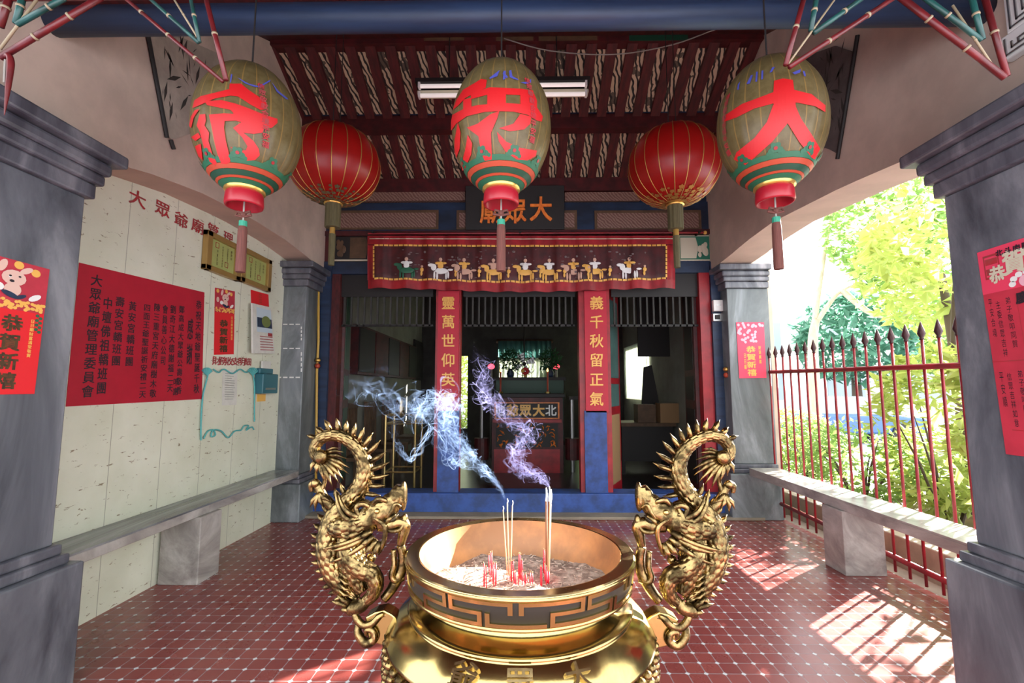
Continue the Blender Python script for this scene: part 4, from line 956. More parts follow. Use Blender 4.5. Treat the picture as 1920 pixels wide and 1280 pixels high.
def tree(base, forks, crowns, trunk_r, m_t, m_l, lab, seed, size, n, asp=.5, name='tree'):
    p = root(name, base, lab, 'tree'); rn = random.Random(seed); mb = MB(); b = Vector(base)
    mb.tube(spline([b] + [Vector(q) for q in forks[0]], 5), lerpl([trunk_r * (1.15 - .55 * i / len(forks[0])) for i in range(len(forks[0]) + 1)], 5), 10)
    mb.build('trunk', m_t, p, True)
    for f in forks[1:]: MB().tube(spline([Vector(q) for q in f], 5), lerpl([trunk_r * .55, trunk_r * .4, trunk_r * .15][:len(f)] if len(f) <= 3 else [trunk_r * .5 * (1 - .8 * i / (len(f) - 1)) for i in range(len(f))], 5), 8).build('branch', m_t, p, True)
    for c, r, k in crowns:
        mb = MB(); leaves(mb, int(n * k), ellip(c, r), size, rn, asp, .5, keep=sun_keep); mb.build('crown', m_l, p)
    return p
T0 = onz(1531, 850, -.16); tr_y = T0.y
def TP(px, py, dy=0): return ony(px, py, tr_y + dy)
tree(T0, [[TP(1527, 740), TP(1524, 640), TP(1530, 600)], [TP(1530, 605), TP(1562, 560), TP(1580, 545), TP(1612, 528)], [TP(1526, 610), TP(1545, 480, .3), TP(1560, 380, .4), TP(1565, 250, .5)], [TP(1580, 545), TP(1640, 590, -1), TP(1720, 585, -2)]],
     [(TP(1665, 420, -1), (1.3, 1.5, 1.3), .45), (TP(1750, 480, -2.5), (1.4, 1.5, 1.4), .5)], .15, 'trunk', 'leaf_mid', 'pale trunk tree with hanging leaves in the open arch', 21, .27, 2600)
tree((5.2, 5.6, -.16), [[(5.25, 5.7, 1.0), (5.4, 5.9, 2.0), (5.6, 6.2, 3.0)], [(5.4, 5.9, 2.0), (5.0, 5.4, 2.5), (4.7, 5.0, 2.9)]],
     [((6.3, 6.4, 3.3), (1.4, 1.5, 1.1), .8), ((5.0, 4.8, 3.3), (1.1, 1.2, .8), .6)], .07, 'trunk_dark', 'leaf_bright', 'young broad leaved tree leaning over the railing', 22, .21, 2600)
D0 = ony(1600, 640, 19)
tree((D0.x, 19, -.16), [[(D0.x, 19, 1.5), (D0.x, 19, 3.2)]], [((D0.x, 19, 3.6), (2.0, 2, 1.8), 1)], .2, 'trunk_dark', 'leaf_teal', 'dark round tree across the street', 23, .5, 1300)
tree((D0.x + 6, 20, -.16), [[(D0.x + 6, 20, 1.5), (D0.x + 6, 20, 3.2)]], [((D0.x + 6, 20, 3.8), (2.6, 2, 2.2), 1)], .2, 'trunk_dark', 'leaf_mid', 'green round tree across the street right of the dark one', 24, .5, 1300)
tree((1.0, 15.2, -.16), [[(1.0, 15.2, 1.0), (1.0, 15.2, 2.2)]], [((1.0, 15.2, 2.6), (1.5, 1.0, 2.0), 1)], .1, 'trunk_dark', 'leaf_mid', 'green tree added behind the temple hall to block the sun', 41, .3, 2600)  # added tree; dense crown keeps sun from entering the hall's rear doorway
shrub((-2.1, 17, 1.5), (1.2, .9, 1.5), 2200, .24, 'leaf_bright', 'green bush outside the narrow daylight doorway beside left couplet', 42)
bl = root('building', (15, 27, -.16), 'pale house across the street behind the trees', 'building')
MB().box(6, 30, 26, 34, -.16, 6).build('walls', 'facade', bl); MB().box(5.6, 30.4, 25.6, 34.4, 6, 6.3).build('roof', 'facade', bl)
for i in range(5):
    for z in (.9, 3.6): MB().box(8 + i * 4.4, 10 + i * 4.4, 25.94, 26.05, z, z + 1.5).build('window', 'facade_window', bl)
def car(c, m_, lab):
    p = root('car', c, lab, 'car'); x, y, z = c
    MB().prism([(x - 2, y - .8, z + .3), (x + 2, y - .8, z + .3), (x + 2.05, y - .8, z + .75), (x + 1.2, y - .8, z + .85), (x - 1.9, y - .8, z + .9), (x - 2.05, y - .8, z + .6)], (0, 1.6, 0)).build('body', m_, p, bevel=.06)
    MB().hexa([(x - 1.7, y - .75, z + .88), (x + 1.0, y - .75, z + .85), (x + 1.0, y + .75, z + .85), (x - 1.7, y + .75, z + .88)], [(x - 1.3, y - .6, z + 1.42), (x + .35, y - .6, z + 1.42), (x + .35, y + .6, z + 1.42), (x - 1.3, y + .6, z + 1.42)]).build('cabin', 'facade_window', p, bevel=.05)
    for a in (-1.25, 1.25):
        for b in (-.75, .75): MB().tube([(x + a, y + b - .1, z + .31), (x + a, y + b + .1, z + .31)], .31, 16).build('wheel', 'black_wood', p)
cc = ony(1550, 740, 15.2); car((cc.x + .4, 15.2, -.16), 'car_blue', 'blue car parked across the street behind the pale trunk')

# ------------------------------------------------------------------ lanterns
def solve_ell(px, py, c, R, H):
    d = ray(px, py); s_ = Vector((1 / R, 1 / R, 1 / H)); o = Vector((EYE[i] - c[i] for i in range(3))); o = Vector((o.x * s_.x, o.y * s_.y, o.z * s_.z)); e = Vector((d.x * s_.x, d.y * s_.y, d.z * s_.z))
    A = e.dot(e); B = 2 * o.dot(e); Cc = o.dot(o) - 1; D = B * B - 4 * A * Cc
    t = (-B - math.sqrt(D)) / (2 * A) if D > 0 else -B / (2 * A); q = o + e * t; q.normalize(); return Vector((q.x * R, q.y * R, q.z * H)) + c
def decal(mb, poly, c, R, H, k=1.012, mi=0):
    bm = bmesh.new(); f = bm.faces.new([bm.verts.new((x, y, 0)) for x, y in poly]); f.normal_update(); bmesh.ops.triangulate(bm, faces=[f])
    bmesh.ops.subdivide_edges(bm, edges=bm.edges[:], cuts=4, use_grid_fill=True); bm.verts.index_update()
    vs = [solve_ell(v.co.x, v.co.y, c, R * k, H * k) for v in bm.verts]; mb.add(vs, [tuple(v.index for v in g.verts) for g in bm.faces], mi); bm.free()
def ell_pt(c, R, H, th, z, k=1.012): q = math.sqrt(max(0, 1 - (z / H) ** 2)); return c + Vector((R * k * q * math.cos(th), R * k * q * math.sin(th), z))
def tassel(p, x, y, z, L, r, mt, knot=True, band='tassel_green'):
    t = MB(); t.tube([(x, y, z), (x, y, z - L * .35)], .004, 6); o = t.build('tassel', 'wire', p)
    if knot:
        m = MB(); m.ball((x, y, z - L * .24), .014, 10)
        for a in (-1, 1): m.tube([(x, y, z - L * .22), (x + a * .028, y, z - L * .20), (x + a * .036, y, z - L * .25), (x, y, z - L * .27)], .006, 6)
        m.build('knot', 'tassel', o)
    MB().tube([(x, y, z - L * .33), (x, y, z - L * .40)], r * .9, 12).build('band', band, o)
    MB().tube([(x, y, z - L * .39), (x, y, z - L * .46), (x, y, z - L * .98), (x, y, z - L)], [r * .85, r, r * 1.1, r * 1.02], 18, fn=lambda i, a: 1 + .08 * math.sin(9 * a)).build('threads', mt, o); return o
YLn, RL, HL = 2.1, .232, .315
def oval_lantern(px, py, lab, polys, blues, tl, tyL, side=1, dR=1.0):
    c = ony(px, py, YLn); R = RL * dR; H = HL * dR; p = root('paper_lantern', c - Vector((0, 0, H)), lab, 'lantern', 'row of three oval paper lanterns')
    zb = -H * .93; n = 28
    prof = [(R * math.sqrt(max(0, 1 - (z / H) ** 2)), z) for z in [H * math.sin(-1.19 + (2.68) * i / n) for i in range(n + 1)]] + [(.02, H * .995)]
    MB().lathe(prof, 96, c, rfn=lambda a: 1 + .006 * math.cos(24 * a)).build('body', 'oiled_paper', p, True)
    rings = [(-.68, -.74, 'green_cloud'), (-.745, -.80, 'orange_ring'), (-.805, -.86, 'green_deep'), (-.862, -.885, 'orange_ring'), (-.888, -.93, 'green_cloud')]
    for a, b, m_ in rings:
        mb = MB(); K = 1.014
        mb.lathe([(R * K * math.sqrt(1 - t * t), H * t * K) for t in (a, (a + b) / 2, b)], 64, c, rfn=lambda a: 1 + .006 * math.cos(24 * a)); mb.build('painted_ring', m_, p, True)
    for k in range(8):
        mb = MB(); th = 2 * PI * k / 8 + .35
        for dth, dz, r in ((0, 0, .019), (.09, -.010, .013), (-.09, -.010, .013), (.045, .012, .011), (-.045, .012, .011), (.16, -.02, .009), (-.16, -.02, .009)):
            q = ell_pt(c, R, H, th + dth, -.635 * H + dz * .8); nv = Vector(((q - c).x / R ** 2, (q - c).y / R ** 2, (q - c).z / H ** 2)).normalized(); u, v = frame_of(nv)
            mb.add([q + nv * .003 + (u * math.cos(t) + v * math.sin(t)) * r for t in [2 * PI * i / 12 for i in range(12)]], [tuple(range(12))])
        o = mb.build('painted_cloud', 'green_cloud', p); q = ell_pt(c, R, H, th, -.635 * H); nv = Vector(((q - c).x / R ** 2, (q - c).y / R ** 2, (q - c).z / H ** 2)).normalized(); u, v = frame_of(nv)
        MB().add([q + nv * .006 + (u * math.cos(t) + v * math.sin(t)) * .008 for t in [2 * PI * i / 10 for i in range(10)]], [tuple(range(10))]).build('painted_dot', 'red_paint', o)
    mb = MB()
    for q in polys: decal(mb, q, c, R, H, 1.017)
    mb.build('brush_character', 'lantern_red_char', p, label='big red brush character')
    mb = MB()
    for q in blues: decal(mb, q, c, R, H, 1.018)
    for k, ch in enumerate('添丁進財'):       # the same blue letters carry on round the back
        th = PI / 2 + .55 * (k - 1.5); z = H * .72; q = ell_pt(c, R, H, th, z, 1.02); nv = Vector((math.cos(th), math.sin(th), .8)).normalized(); ux = Vector((-math.sin(th), math.cos(th), 0)); put(mb, ch, q + nv * .004, ux, nv.cross(ux), .09, .08)
    mb.build('blue_lettering', 'blue_ink', p)
    mb = MB(); N_ = '信眾敬獻合境平安福'
    for k in range(9):
        z = H * (.34 - .1 * k); th = tl + (.02 * k if tl > -1.2 else -.02 * k); q = ell_pt(c, R, H, th, z, 1.02); ux = Vector((-math.sin(th), math.cos(th), 0)); q2 = ell_pt(c, R, H, th, z + .01, 1.02); put(mb, N_[k], q, ux, (q2 - q).normalized(), .032, .030, 0, .02)
    mb.build('small_lettering', 'red_ink', p)
    MB().lathe([(.085, zb + .004), (.088, zb - .014), (.075, zb - .02)], 32, c).build('gold_collar', 'gold_trim', p, True)
    MB().lathe([(0, zb - .012), (.074, zb - .012), (.080, zb - .03), (.083, zb - .075), (.079, zb - .085), (.072, zb - .084), (.070, zb - .035), (0, zb - .035)], 40, c).build('cap', 'cap_red', p, True)
    MB().tube([c + Vector((0, 0, H * .97)), Vector((c.x, c.y, zc(c.y)))], .004, 6).build('cord', 'black_wood', p)
    tassel(p, c.x, c.y, c.z + zb - .035, tyL, .020, 'tassel'); return p
def Zp(x0, y0, k, pts): return [(x0 + x * k, y0 + y * k) for x, y in pts]
Z6 = lambda pts: Zp(340, 90, .2421, pts)
left_ch = [Z6(q) for q in (
    [(375, 275), (460, 275), (530, 330), (650, 410), (665, 440), (650, 475), (610, 478), (540, 440), (440, 375), (380, 368), (260, 390), (180, 425), (110, 455), (85, 465), (100, 405), (150, 372), (260, 345), (370, 318)],
    [(180, 412), (310, 402), (420, 430), (520, 465), (640, 515), (745, 548), (745, 580), (700, 618), (640, 625), (560, 600), (470, 575), (420, 562), (400, 500), (380, 478), (300, 462), (200, 442)],
    [(470, 570), (560, 600), (640, 625), (630, 655), (560, 665), (480, 655), (430, 640), (400, 618)],
    [(400, 618), (480, 655), (560, 720), (600, 780), (608, 830), (570, 868), (510, 872), (460, 845), (420, 800), (375, 762), (440, 790), (500, 792), (512, 760), (470, 690)],
    [(212, 515), (330, 505), (420, 510), (420, 562), (335, 565), (330, 620), (345, 720), (365, 800), (380, 880), (350, 900), (310, 895), (280, 820), (255, 720), (235, 610)],
    [(140, 515), (185, 510), (190, 560), (180, 600), (215, 655), (210, 720), (240, 820), (275, 890), (260, 910), (220, 880), (180, 790), (140, 640), (118, 600)],
    [(75, 690), (130, 655), (150, 690), (110, 720)], [(105, 760), (150, 740), (165, 870), (130, 835)], [(60, 600), (75, 530), (105, 480), (140, 470), (95, 540), (75, 620)])]
Z2 = lambda pts: Zp(640, 0, .336, pts)
mid_ch = [Z2(q) for q in (
    [(780, 440), (812, 445), (805, 490), (740, 520), (690, 548), (650, 590), (622, 612), (640, 560), (680, 500), (740, 465)],
    [(720, 520), (830, 486), (1010, 495), (1070, 505), (1075, 540), (1000, 530), (830, 524), (725, 552)], [(680, 555), (726, 545), (726, 605), (680, 615)], [(814, 508), (918, 508), (918, 592), (814, 592)], [(998, 505), (1068, 505), (1092, 560), (1092, 622), (1000, 602)],
    [(620, 640), (690, 603), (760, 586), (900, 573), (1000, 580), (1090, 595), (1125, 650), (1118, 678), (1090, 672), (1040, 640), (960, 622), (880, 620), (800, 624), (700, 648), (640, 690), (612, 730), (608, 690)],
    [(830, 638), (882, 618), (870, 660), (835, 740), (840, 890), (800, 897), (780, 850), (765, 760), (700, 712), (760, 690)],
    [(1000, 635), (1060, 650), (1055, 690), (1020, 722), (940, 732), (880, 715), (960, 690)], [(868, 735), (920, 790), (1000, 825), (1092, 840), (1085, 870), (1040, 895), (980, 890), (920, 850), (880, 790)],
    [(650, 680), (665, 740), (660, 830), (640, 885), (630, 870), (632, 780)], [(705, 750), (730, 800), (725, 860), (690, 940), (675, 955), (670, 920), (690, 840)])]
Z3 = lambda pts: Zp(1280, 0, .336, pts)
right_ch = [Z3(q) for q in (
    [(230, 680), (240, 640), (330, 580), (450, 535), (510, 512), (620, 500), (720, 525), (798, 588), (796, 625), (740, 592), (640, 572), (620, 572), (505, 577), (400, 605), (300, 655)],
    [(510, 450), (560, 437), (615, 445), (625, 520), (632, 600), (585, 682), (508, 610), (506, 520)], [(505, 585), (585, 615), (592, 680), (500, 790), (400, 880), (350, 920), (285, 890), (300, 850), (400, 770), (470, 680)],
    [(575, 625), (630, 590), (660, 660), (720, 750), (768, 830), (738, 890), (720, 880), (650, 790), (585, 685)])]
bl_mid = [Z2(q) for q in ([(905, 395), (918, 395), (915, 440), (902, 445)], [(870, 400), (885, 390), (870, 425), (830, 440), (825, 435)], [(935, 395), (948, 390), (955, 425), (985, 440), (990, 447), (960, 440), (940, 430)], [(905, 400), (930, 430), (922, 436), (900, 410)], [(1000, 460), (1035, 455), (1060, 440), (1058, 462), (1030, 468)])]
bl_left = [Z6(q) for q in ([(435, 228), (520, 275), (600, 295), (690, 245), (688, 258), (610, 305), (560, 298), (490, 272)], [(700, 265), (750, 330), (830, 395), (815, 398), (740, 340)], [(385, 200), (395, 205), (385, 260), (375, 270)])]
bl_right = [Z3(q) for q in ([(612, 405), (660, 385), (655, 405), (625, 415)], [(670, 395), (682, 398), (688, 425), (678, 425)], [(500, 375), (515, 372), (500, 400), (485, 405)], [(440, 395), (450, 392), (448, 440), (438, 445)], [(410, 400), (420, 400), (415, 455), (405, 455)], [(380, 420), (392, 418), (375, 465), (355, 470)], [(308, 470), (320, 455), (312, 500), (304, 500)])]
oval_lantern(466, 244, 'oval olive paper lantern nearest the left wall with a red brush character', left_ch, bl_left, -.85, .36)
oval_lantern(940, 240, 'oval olive paper lantern in the middle hanging before the name board', mid_ch, bl_mid, -1.0, .36)
oval_lantern(1445, 234, 'oval olive paper lantern nearest the open right arch with red character', right_ch, bl_right, -2.9, .36, -1)
def red_lantern(px, py, lab, light):
    Y = 3.7; R, H = .365, .325; c = ony(px, py, Y); p = root('red_lantern', c - Vector((0, 0, H)), lab, 'lantern', 'pair of round red lanterns')
    n = 24; prof = [(R * (math.sqrt(max(0, 1 - (z / H) ** 2)) ** .9), z) for z in [H * math.sin(-1.40 + 2.80 * i / n) for i in range(n + 1)]]
    MB().lathe(prof, 112, c, rfn=lambda a: 1 - .012 * abs(math.sin(10 * a)) ** .5).build('body', 'lantern_silk', p, True)
    for k in range(20):
        a = PI * k / 10; MB().tube([c + Vector((r * .993 * math.cos(a), r * .993 * math.sin(a), z)) for r, z in prof], .0042, 5).build('rib', 'lantern_gold', p, True)
    for zz, nm in ((-1, 'base_plate'), (1, 'top_plate')):
        MB().lathe([(0, zz * H * .98), (.07, zz * H * .985), (.075, zz * H * 1.03), (0, zz * H * 1.04)], 24, c).build(nm, 'brass_dark' if zz > 0 else 'gold_trim', p, True)
    mb = MB(); rn = random.Random(int(px))
    for k in range(20):
        a = PI * k / 10 + .157
        for j in range(5):
            t = -1.36 + .10 * j; z = H * math.sin(t); r = R * math.cos(t) ** .9; b = a + rn.uniform(-.12, .12); s = rn.uniform(.010, .022)
            q = c + Vector((r * 1.01 * math.cos(b), r * 1.01 * math.sin(b), z)); nv = Vector((math.cos(b) * math.cos(t) * .7, math.sin(b) * math.cos(t) * .7, math.sin(t))).normalized(); u, v = frame_of(nv)
            mb.add([q + nv * .004 + (u * math.cos(w_) + v * math.sin(w_)) * s * (1 + .3 * math.sin(5 * w_)) for w_ in [2 * PI * i / 12 for i in range(12)]], [tuple(range(12))])
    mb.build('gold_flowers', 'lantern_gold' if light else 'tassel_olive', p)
    o = MB().tube([c + Vector((0, 0, -H * 1.02)), c + Vector((0, 0, -H * 1.02 - .20))], .06, 24, fn=lambda i, a: 1 + .05 * math.sin(14 * a)).build('tassel', 'tassel_olive', p)
    MB().tube([c + Vector((0, 0, -H - .18)), c + Vector((0, 0, -H - .28))], .022, 12).build('knot', 'gold_trim', o); MB().tube([c + Vector((0, 0, -H - .26)), c + Vector((0, 0, -H - .52))], [.026, .024], 16, fn=lambda i, a: 1 + .06 * math.sin(9 * a)).build('threads', 'tassel_olive', o)
    for dx in (-.03, .03): MB().tube([c + Vector((dx, 0, H)), Vector((c.x + dx, c.y, zc(c.y)))], .004, 5).build('cord', 'black_wood', p)
    return p
red_lantern(628, 310, 'round red lantern behind the left oval lantern', False); red_lantern(1263, 312, 'round red lantern behind the right oval lantern with pale gold flowers', True)
# fluorescent fixture
YT = 4.30; zt = ony(943, 175, YT).z
lf = root('fluorescent_light', ony(943, 185, YT), 'twin tube fluorescent light under the red ceiling', 'lamp')
x0 = ony(783, 170, YT).x; x1 = ony(1103, 170, YT).x
MB().box(x0, x1, YT - .03, YT + .06, zt - .012, zt + .022).build('housing', 'cream', lf, bevel=.008); MB().box(x0 - .01, x1 + .01, YT - .08, YT + .12, zt + .075, zt + .115).build('backplate', 'black_wood', lf)
for dy, dz in ((-.055, .045), (-.045, -.045)):
    o = MB().tube([(x0 + .03, YT + dy, zt + dz), (x1 - .03, YT + dy, zt + dz)], .019, 12).build('tube', 'tube_lit', lf, True)
    for x in (x0 + .02, x1 - .04): MB().box(x, x + .02, YT + dy - .025, YT + dy + .025, zt + dz - .025, zt + dz + .03).build('socket', 'white', o)
for x in (x0 + .3, x1 - .3): MB().tube([(x, YT + .04, zt - .01), (x, YT + .04, zc(YT) + .02)], .006, 6).build('hanger', 'black_wood', lf)
wr = MB().tube(spline([ony(945, 72, 4.2), ony(1030, 95, 4.2), ony(1150, 102, 4.2), ony(1260, 84, 4.2), ony(1360, 50, 4.2), ony(1450, 40, 4.2)], 6), .006, 5).build('electric_wire', 'wire', None, True); tag(wr, 'thin slack wire strung under the ridge beam', 'wire')

# ------------------------------------------------------------------ hanging scrolls on the side walls
def scroll(X, pts, n, lab, m_, ink_m, rods):
    Q = [onx(a, b, X) for a, b in pts]; p = root('cloth_scroll', sum(Q, Vector()) / len(Q), lab, 'scroll'); nv = Vector((n, 0, 0))
    MB().hexa([q + nv * .012 for q in Q], [q + nv * .02 for q in Q]).build('cloth', m_, p)
    mb = MB(); rn = random.Random(4); ys = [q.y for q in Q]; zs = [q.z for q in Q]; a0, a1, b0, b1 = min(ys), max(ys), min(zs), max(zs)
    for i in range(70):
        t = rn.random(); u = rn.random(); y = a0 + (a1 - a0) * (.12 + .76 * t); z = b0 + (b1 - b0) * (.12 + .74 * u); d = Vector((0, rn.gauss(0, .5), rn.gauss(.2, 1))).normalized() * rn.uniform(.02, .09); w_ = Vector((0, d.z, -d.y)) * rn.uniform(.06, .2); c = Vector((X, y, z)) + nv * .022
        mb.add([c - d, c + w_, c + d, c - w_], [(0, 1, 2, 3)])
    mb.build('brushwork', ink_m, p)
    for (a, b) in rods: MB().tube([onx(*a, X) + nv * .016, onx(*b, X) + nv * .016], .014, 8).build('rod', 'black_wood', p)
mat('scroll_grey', (.46, .40, .33), .8, var=.25, vscale=5); mat('scroll_dark', (.13, .11, .105), .8, var=.35, vscale=5); mat('scroll_ink', (.04, .035, .03), .8)
scroll(XL, [(270, 62), (340, 72), (400, 98), (440, 140), (440, 250), (385, 240), (318, 262), (306, 252)], 1, 'grey cloth scroll of ink bamboo on the upper left wall', 'scroll_grey', 'scroll_ink', [((272, 60), (309, 258)), ((316, 262), (322, 280))])
scroll(XR, [(1606, 98), (1570, 86), (1530, 100), (1490, 130), (1490, 260), (1535, 272), (1560, 280), (1575, 288)], -1, 'dark cloth scroll on the upper right wall', 'scroll_dark', 'scroll_ink', [((1612, 66), (1574, 298))])

# ------------------------------------------------------------------ painted bamboo frames in the upper corners
def bam(p, a, b, Y, r, m_, nm='rod', Yb=None):
    A = ony(*a, Y); B = ony(*b, Yb or Y); o = MB().tube([A, B], r, 10).build(nm, m_, p, True)
    L = (B - A).length; n = max(2, int(L / .13)); d = (B - A).normalized()
    for i in range(1, n): q = A + (B - A) * i / n; MB().tube([q - d * .004, q + d * .004], r * 1.22, 10).build('node', 'bamboo_pale', o, True)
    return o
YF = 1.55
fl_ = root('bamboo_frame', ony(180, -60, YF), 'red and green painted bamboo frame in the upper left corner', 'frame')
for a, b, r, m_ in (((0, 108), (195, -8), .011, 'bamboo_red'), ((195, -8), (260, -70), .011, 'bamboo_red'), ((0, 50), (22, -20), .012, 'bamboo_red'), ((418, 153), (215, -20), .0065, 'bamboo_red'), ((424, 150), (382, -20), .0085, 'bamboo_red'),
                    ((30, 44), (46, -20), .011, 'bamboo_green'), ((32, 46), (150, -20), .010, 'bamboo_green'), ((372, 80), (262, -20), .0065, 'bamboo_green'), ((374, 79), (354, -20), .0065, 'bamboo_green'), ((0, 92), (80, -15), .005, 'bamboo_pale'), ((370, 70), (318, -15), .0035, 'bamboo_pale')): bam(fl_, a, b, YF, r, m_)
sp_ = root('red_pendant', ony(12, 110, YF), 'pointed red pendant hanging from the left bamboo frame', 'pendant')
MB().tube(spline([ony(3, 106, YF), ony(16, 104, YF), ony(20, 120, YF), ony(15, 165, YF), ony(8, 216, YF)], 5), lerpl([.008, .010, .011, .008, .001], 5), 10).build('spike', 'bamboo_red', sp_, True); MB().tube([ony(10, 112, YF), ony(8, 155, YF)], .004, 6).build('string', 'wire', sp_)
fr_ = root('bamboo_frame', ony(1680, -60, YF), 'red and green painted bamboo frame in the upper right corner', 'frame')
for a, b, r, m_ in (((1473, 122), (1512, -20), .0085, 'bamboo_red'), ((1480, 126), (1700, -20), .0085, 'bamboo_red'), ((1672, -18), (1884, 146), .011, 'bamboo_red'), ((1842, -20), (1888, 143), .010, 'bamboo_red'), ((1520, 58), (1534, -20), .0085, 'bamboo_green'), ((1526, 62), (1640, -20), .0085, 'bamboo_green'),
                    ((1716, -18), (1840, 76), .009, 'bamboo_green'), ((1818, -20), (1842, 74), .0095, 'bamboo_green'), ((1478, 120), (1575, -15), .0035, 'bamboo_pale'), ((1786, 10), (1872, 140), .004, 'bamboo_pale')): bam(fr_, a, b, YF, r, m_)
zE = zc(YF)
for p, pxs in ((fl_, (60, 230, 380)), (fr_, (1520, 1680, 1850))):
    x0 = ony(pxs[0] - 120, -16, YF).x; x1 = ony(pxs[2] + 60, -16, YF).x; z = ony(900, -16, YF).z
    MB().tube([(x0, YF, z), (x1, YF, z)], .012, 8).build('top_rail', 'bamboo_red', p, True)
    for q in pxs: x = ony(q, -16, YF).x; MB().tube([(x, YF, z), (x, YF, zE + .03)], .007, 6).build('hanger', 'wire', p)
# carved white ornament at the top right
A = onx(1893, 0, 2.40); o = root('carved_ornament', onx(1905, 60, 2.4), 'white carved fret ornament high on the right wall', 'ornament')
for i, (py0, py1, off) in enumerate(((-40, 66, 0), (70, 118, .035))):
    q0 = onx(1895 - i * 8, py0, XR - .03); q1 = onx(1895 - i * 8, py1, XR - .03); yb = q1.y; MB().box(XR - .05, XR, yb - .30, yb, q1.z, q0.z).build('block', 'white', o, bevel=.008)
    mb = MB(); h = q0.z - q1.z
    for k in range(3): g = .02 + k * .03; mb.box(XR - .056, XR - .05, yb - .3 + g, yb - g, q1.z + g * .8, q1.z + g * .8 + .008); mb.box(XR - .056, XR - .05, yb - g - .008, yb - g, q1.z + g * .8, q0.z - g)
    mb.build('fret', 'steel', o)
# ------------------------------------------------------------------ the brass incense burner
ZR, BY, BX = 1.05, 1.385, 0.0
RO, RI = .316, .280
B = root('incense_burner', (BX, BY, 0), 'big polished brass incense burner with two dragon handles in the foreground', 'incense burner')
cb_ = (BX, BY, 0)
SEG = 160
MB().lathe([(RI, ZR - .002), (RI + .004, ZR), (RO - .003, ZR), (RO, ZR - .003), (RO + .001, ZR - .006), (RO - .002, ZR - .009)], SEG, cb_).build('rim', 'brass_rim', B)
MB().lathe([(RI, ZR - .001), (RI - .004, ZR - .05), (RI - .03, ZR - .10), (RI - .07, ZR - .135), (RI - .12, ZR - .15), (.02, ZR - .155), (0, ZR - .155)], 96, cb_).build('inner_bowl', 'brass_inside', B, True)
ZB0, ZB1 = ZR - .078, ZR - .008          # fret band
def rband(z): t = (z - ZB0) / (ZB1 - ZB0); return RO - .010 + .010 * t - .002
MB().lathe([(RO - .002, ZR - .007), (rband(ZB1), ZB1), (rband(ZB0), ZB0), (RO - .020, ZB0 - .004)], SEG, cb_).build('fret_ground', 'brass_dark', B, True)
# key fret in relief
mb = MB()
def fbar(u0, v0, u1, v1, P_, n, wv=.22, wu=.036):
    """bar from (u0,v0) to (u1,v1) in fret units"""
    a0, a1 = min(u0, u1), max(u0, u1); b0, b1 = min(v0, v1), max(v0, v1)
    a0 -= wu; a1 += wu; b0 = b0 - wv / 2; b1 = b1 + wv / 2
    k = max(1, int((a1 - a0) / .06)); h0, h1 = ZB0 + .011, ZB1 - .009
    A = []; 
    for i in range(k + 1):
        th = -PI / 2 + (a0 + (a1 - a0) * i / k) * P_
        for (v, d) in ((b0, 0), (b0 + .03, .004), (b1 - .03, .004), (b1, 0)):
            z = h0 + (h1 - h0) * v; r = rband(z) + d; A.append((BX + r * math.cos(th), BY + r * math.sin(th), z))
    fs = [(i * 4 + j, i * 4 + j + 1, (i + 1) * 4 + j + 1, (i + 1) * 4 + j) for i in range(k) for j in range(3)] + [(0, 1, 2, 3), (k * 4 + 3, k * 4 + 2, k * 4 + 1, k * 4)]
    mb.add(A, fs)
NF = 6; PER = 2.16; PU = 2 * PI / NF / PER
for n in range(NF):
    o_ = n * PER - .02
    for path in ([(0.04, .60), (0.04, .98), (.98, .98), (.98, .50), (.50, .50), (.50, .02), (1.58, .02), (1.58, .40)], [(1.58, .50), (1.10, .50), (1.10, .98), (2.04, .98), (2.04, .60)]):
        for (a, b), (c, d) in zip(path, path[1:]): fbar(o_ + a, b, o_ + c, d, PU, n)
    fbar(o_ + 1.70, .02, o_ + 2.54, .02, PU, n); fbar(o_ + 1.70, .02, o_ + 1.70, .46, PU, n)
mb.build('key_fret', 'brass', B, False)
for z, r in ((ZB1 - .001, rband(ZB1) + .001), (ZB0 + .002, rband(ZB0) + .001)):
    MB().lathe([(r, z + .005), (r + .004, z + .003), (r + .004, z - .003), (r, z - .005)], SEG, cb_).build('fret_border', 'brass', B, True)
# neck, shoulder, belly
prof = [(RO - .022, ZB0), (RO - .032, ZB0 - .005), (RO - .052, ZB0 - .010), (RO - .060, ZB0 - .020), (RO - .060, ZB0 - .030), (RO - .052, ZB0 - .040), (RO - .03, ZB0 - .050), (RO - .012, ZB0 - .056), (RO - .008, ZB0 - .061), (RO - .012, ZB0 - .064),
        (RO - .008, ZB0 - .067), (RO + .016, ZB0 - .082), (RO + .036, ZB0 - .104), (RO + .044, ZB0 - .120), (RO + .049, ZB0 - .126), (RO + .044, ZB0 - .131), (RO + .046, ZB0 - .19), (RO + .044, ZB0 - .23), (RO + .036, ZB0 - .30), (RO - .01, ZB0 - .38), (RO - .09, ZB0 - .44), (RO - .2, ZB0 - .47), (0, ZB0 - .475)]
MB().lathe(prof, SEG, cb_).build('belly', 'brass', B, True)
for k in range(3):
    a = PI / 2 + k * 2 * PI / 3; d = Vector((math.cos(a), math.sin(a), 0)); c = Vector((BX, BY, 0))
    MB().tube(spline([c + d * (RO - .10) + Vector((0, 0, .52)), c + d * (RO - .01) + Vector((0, 0, .38)), c + d * (RO - .03) + Vector((0, 0, .18)), c + d * (RO + .02) + Vector((0, 0, .04)), c + d * (RO + .04) + Vector((0, 0, 0))], 5), lerpl([.09, .085, .055, .06, .07], 5), 16).build('leg', 'brass', B, True)
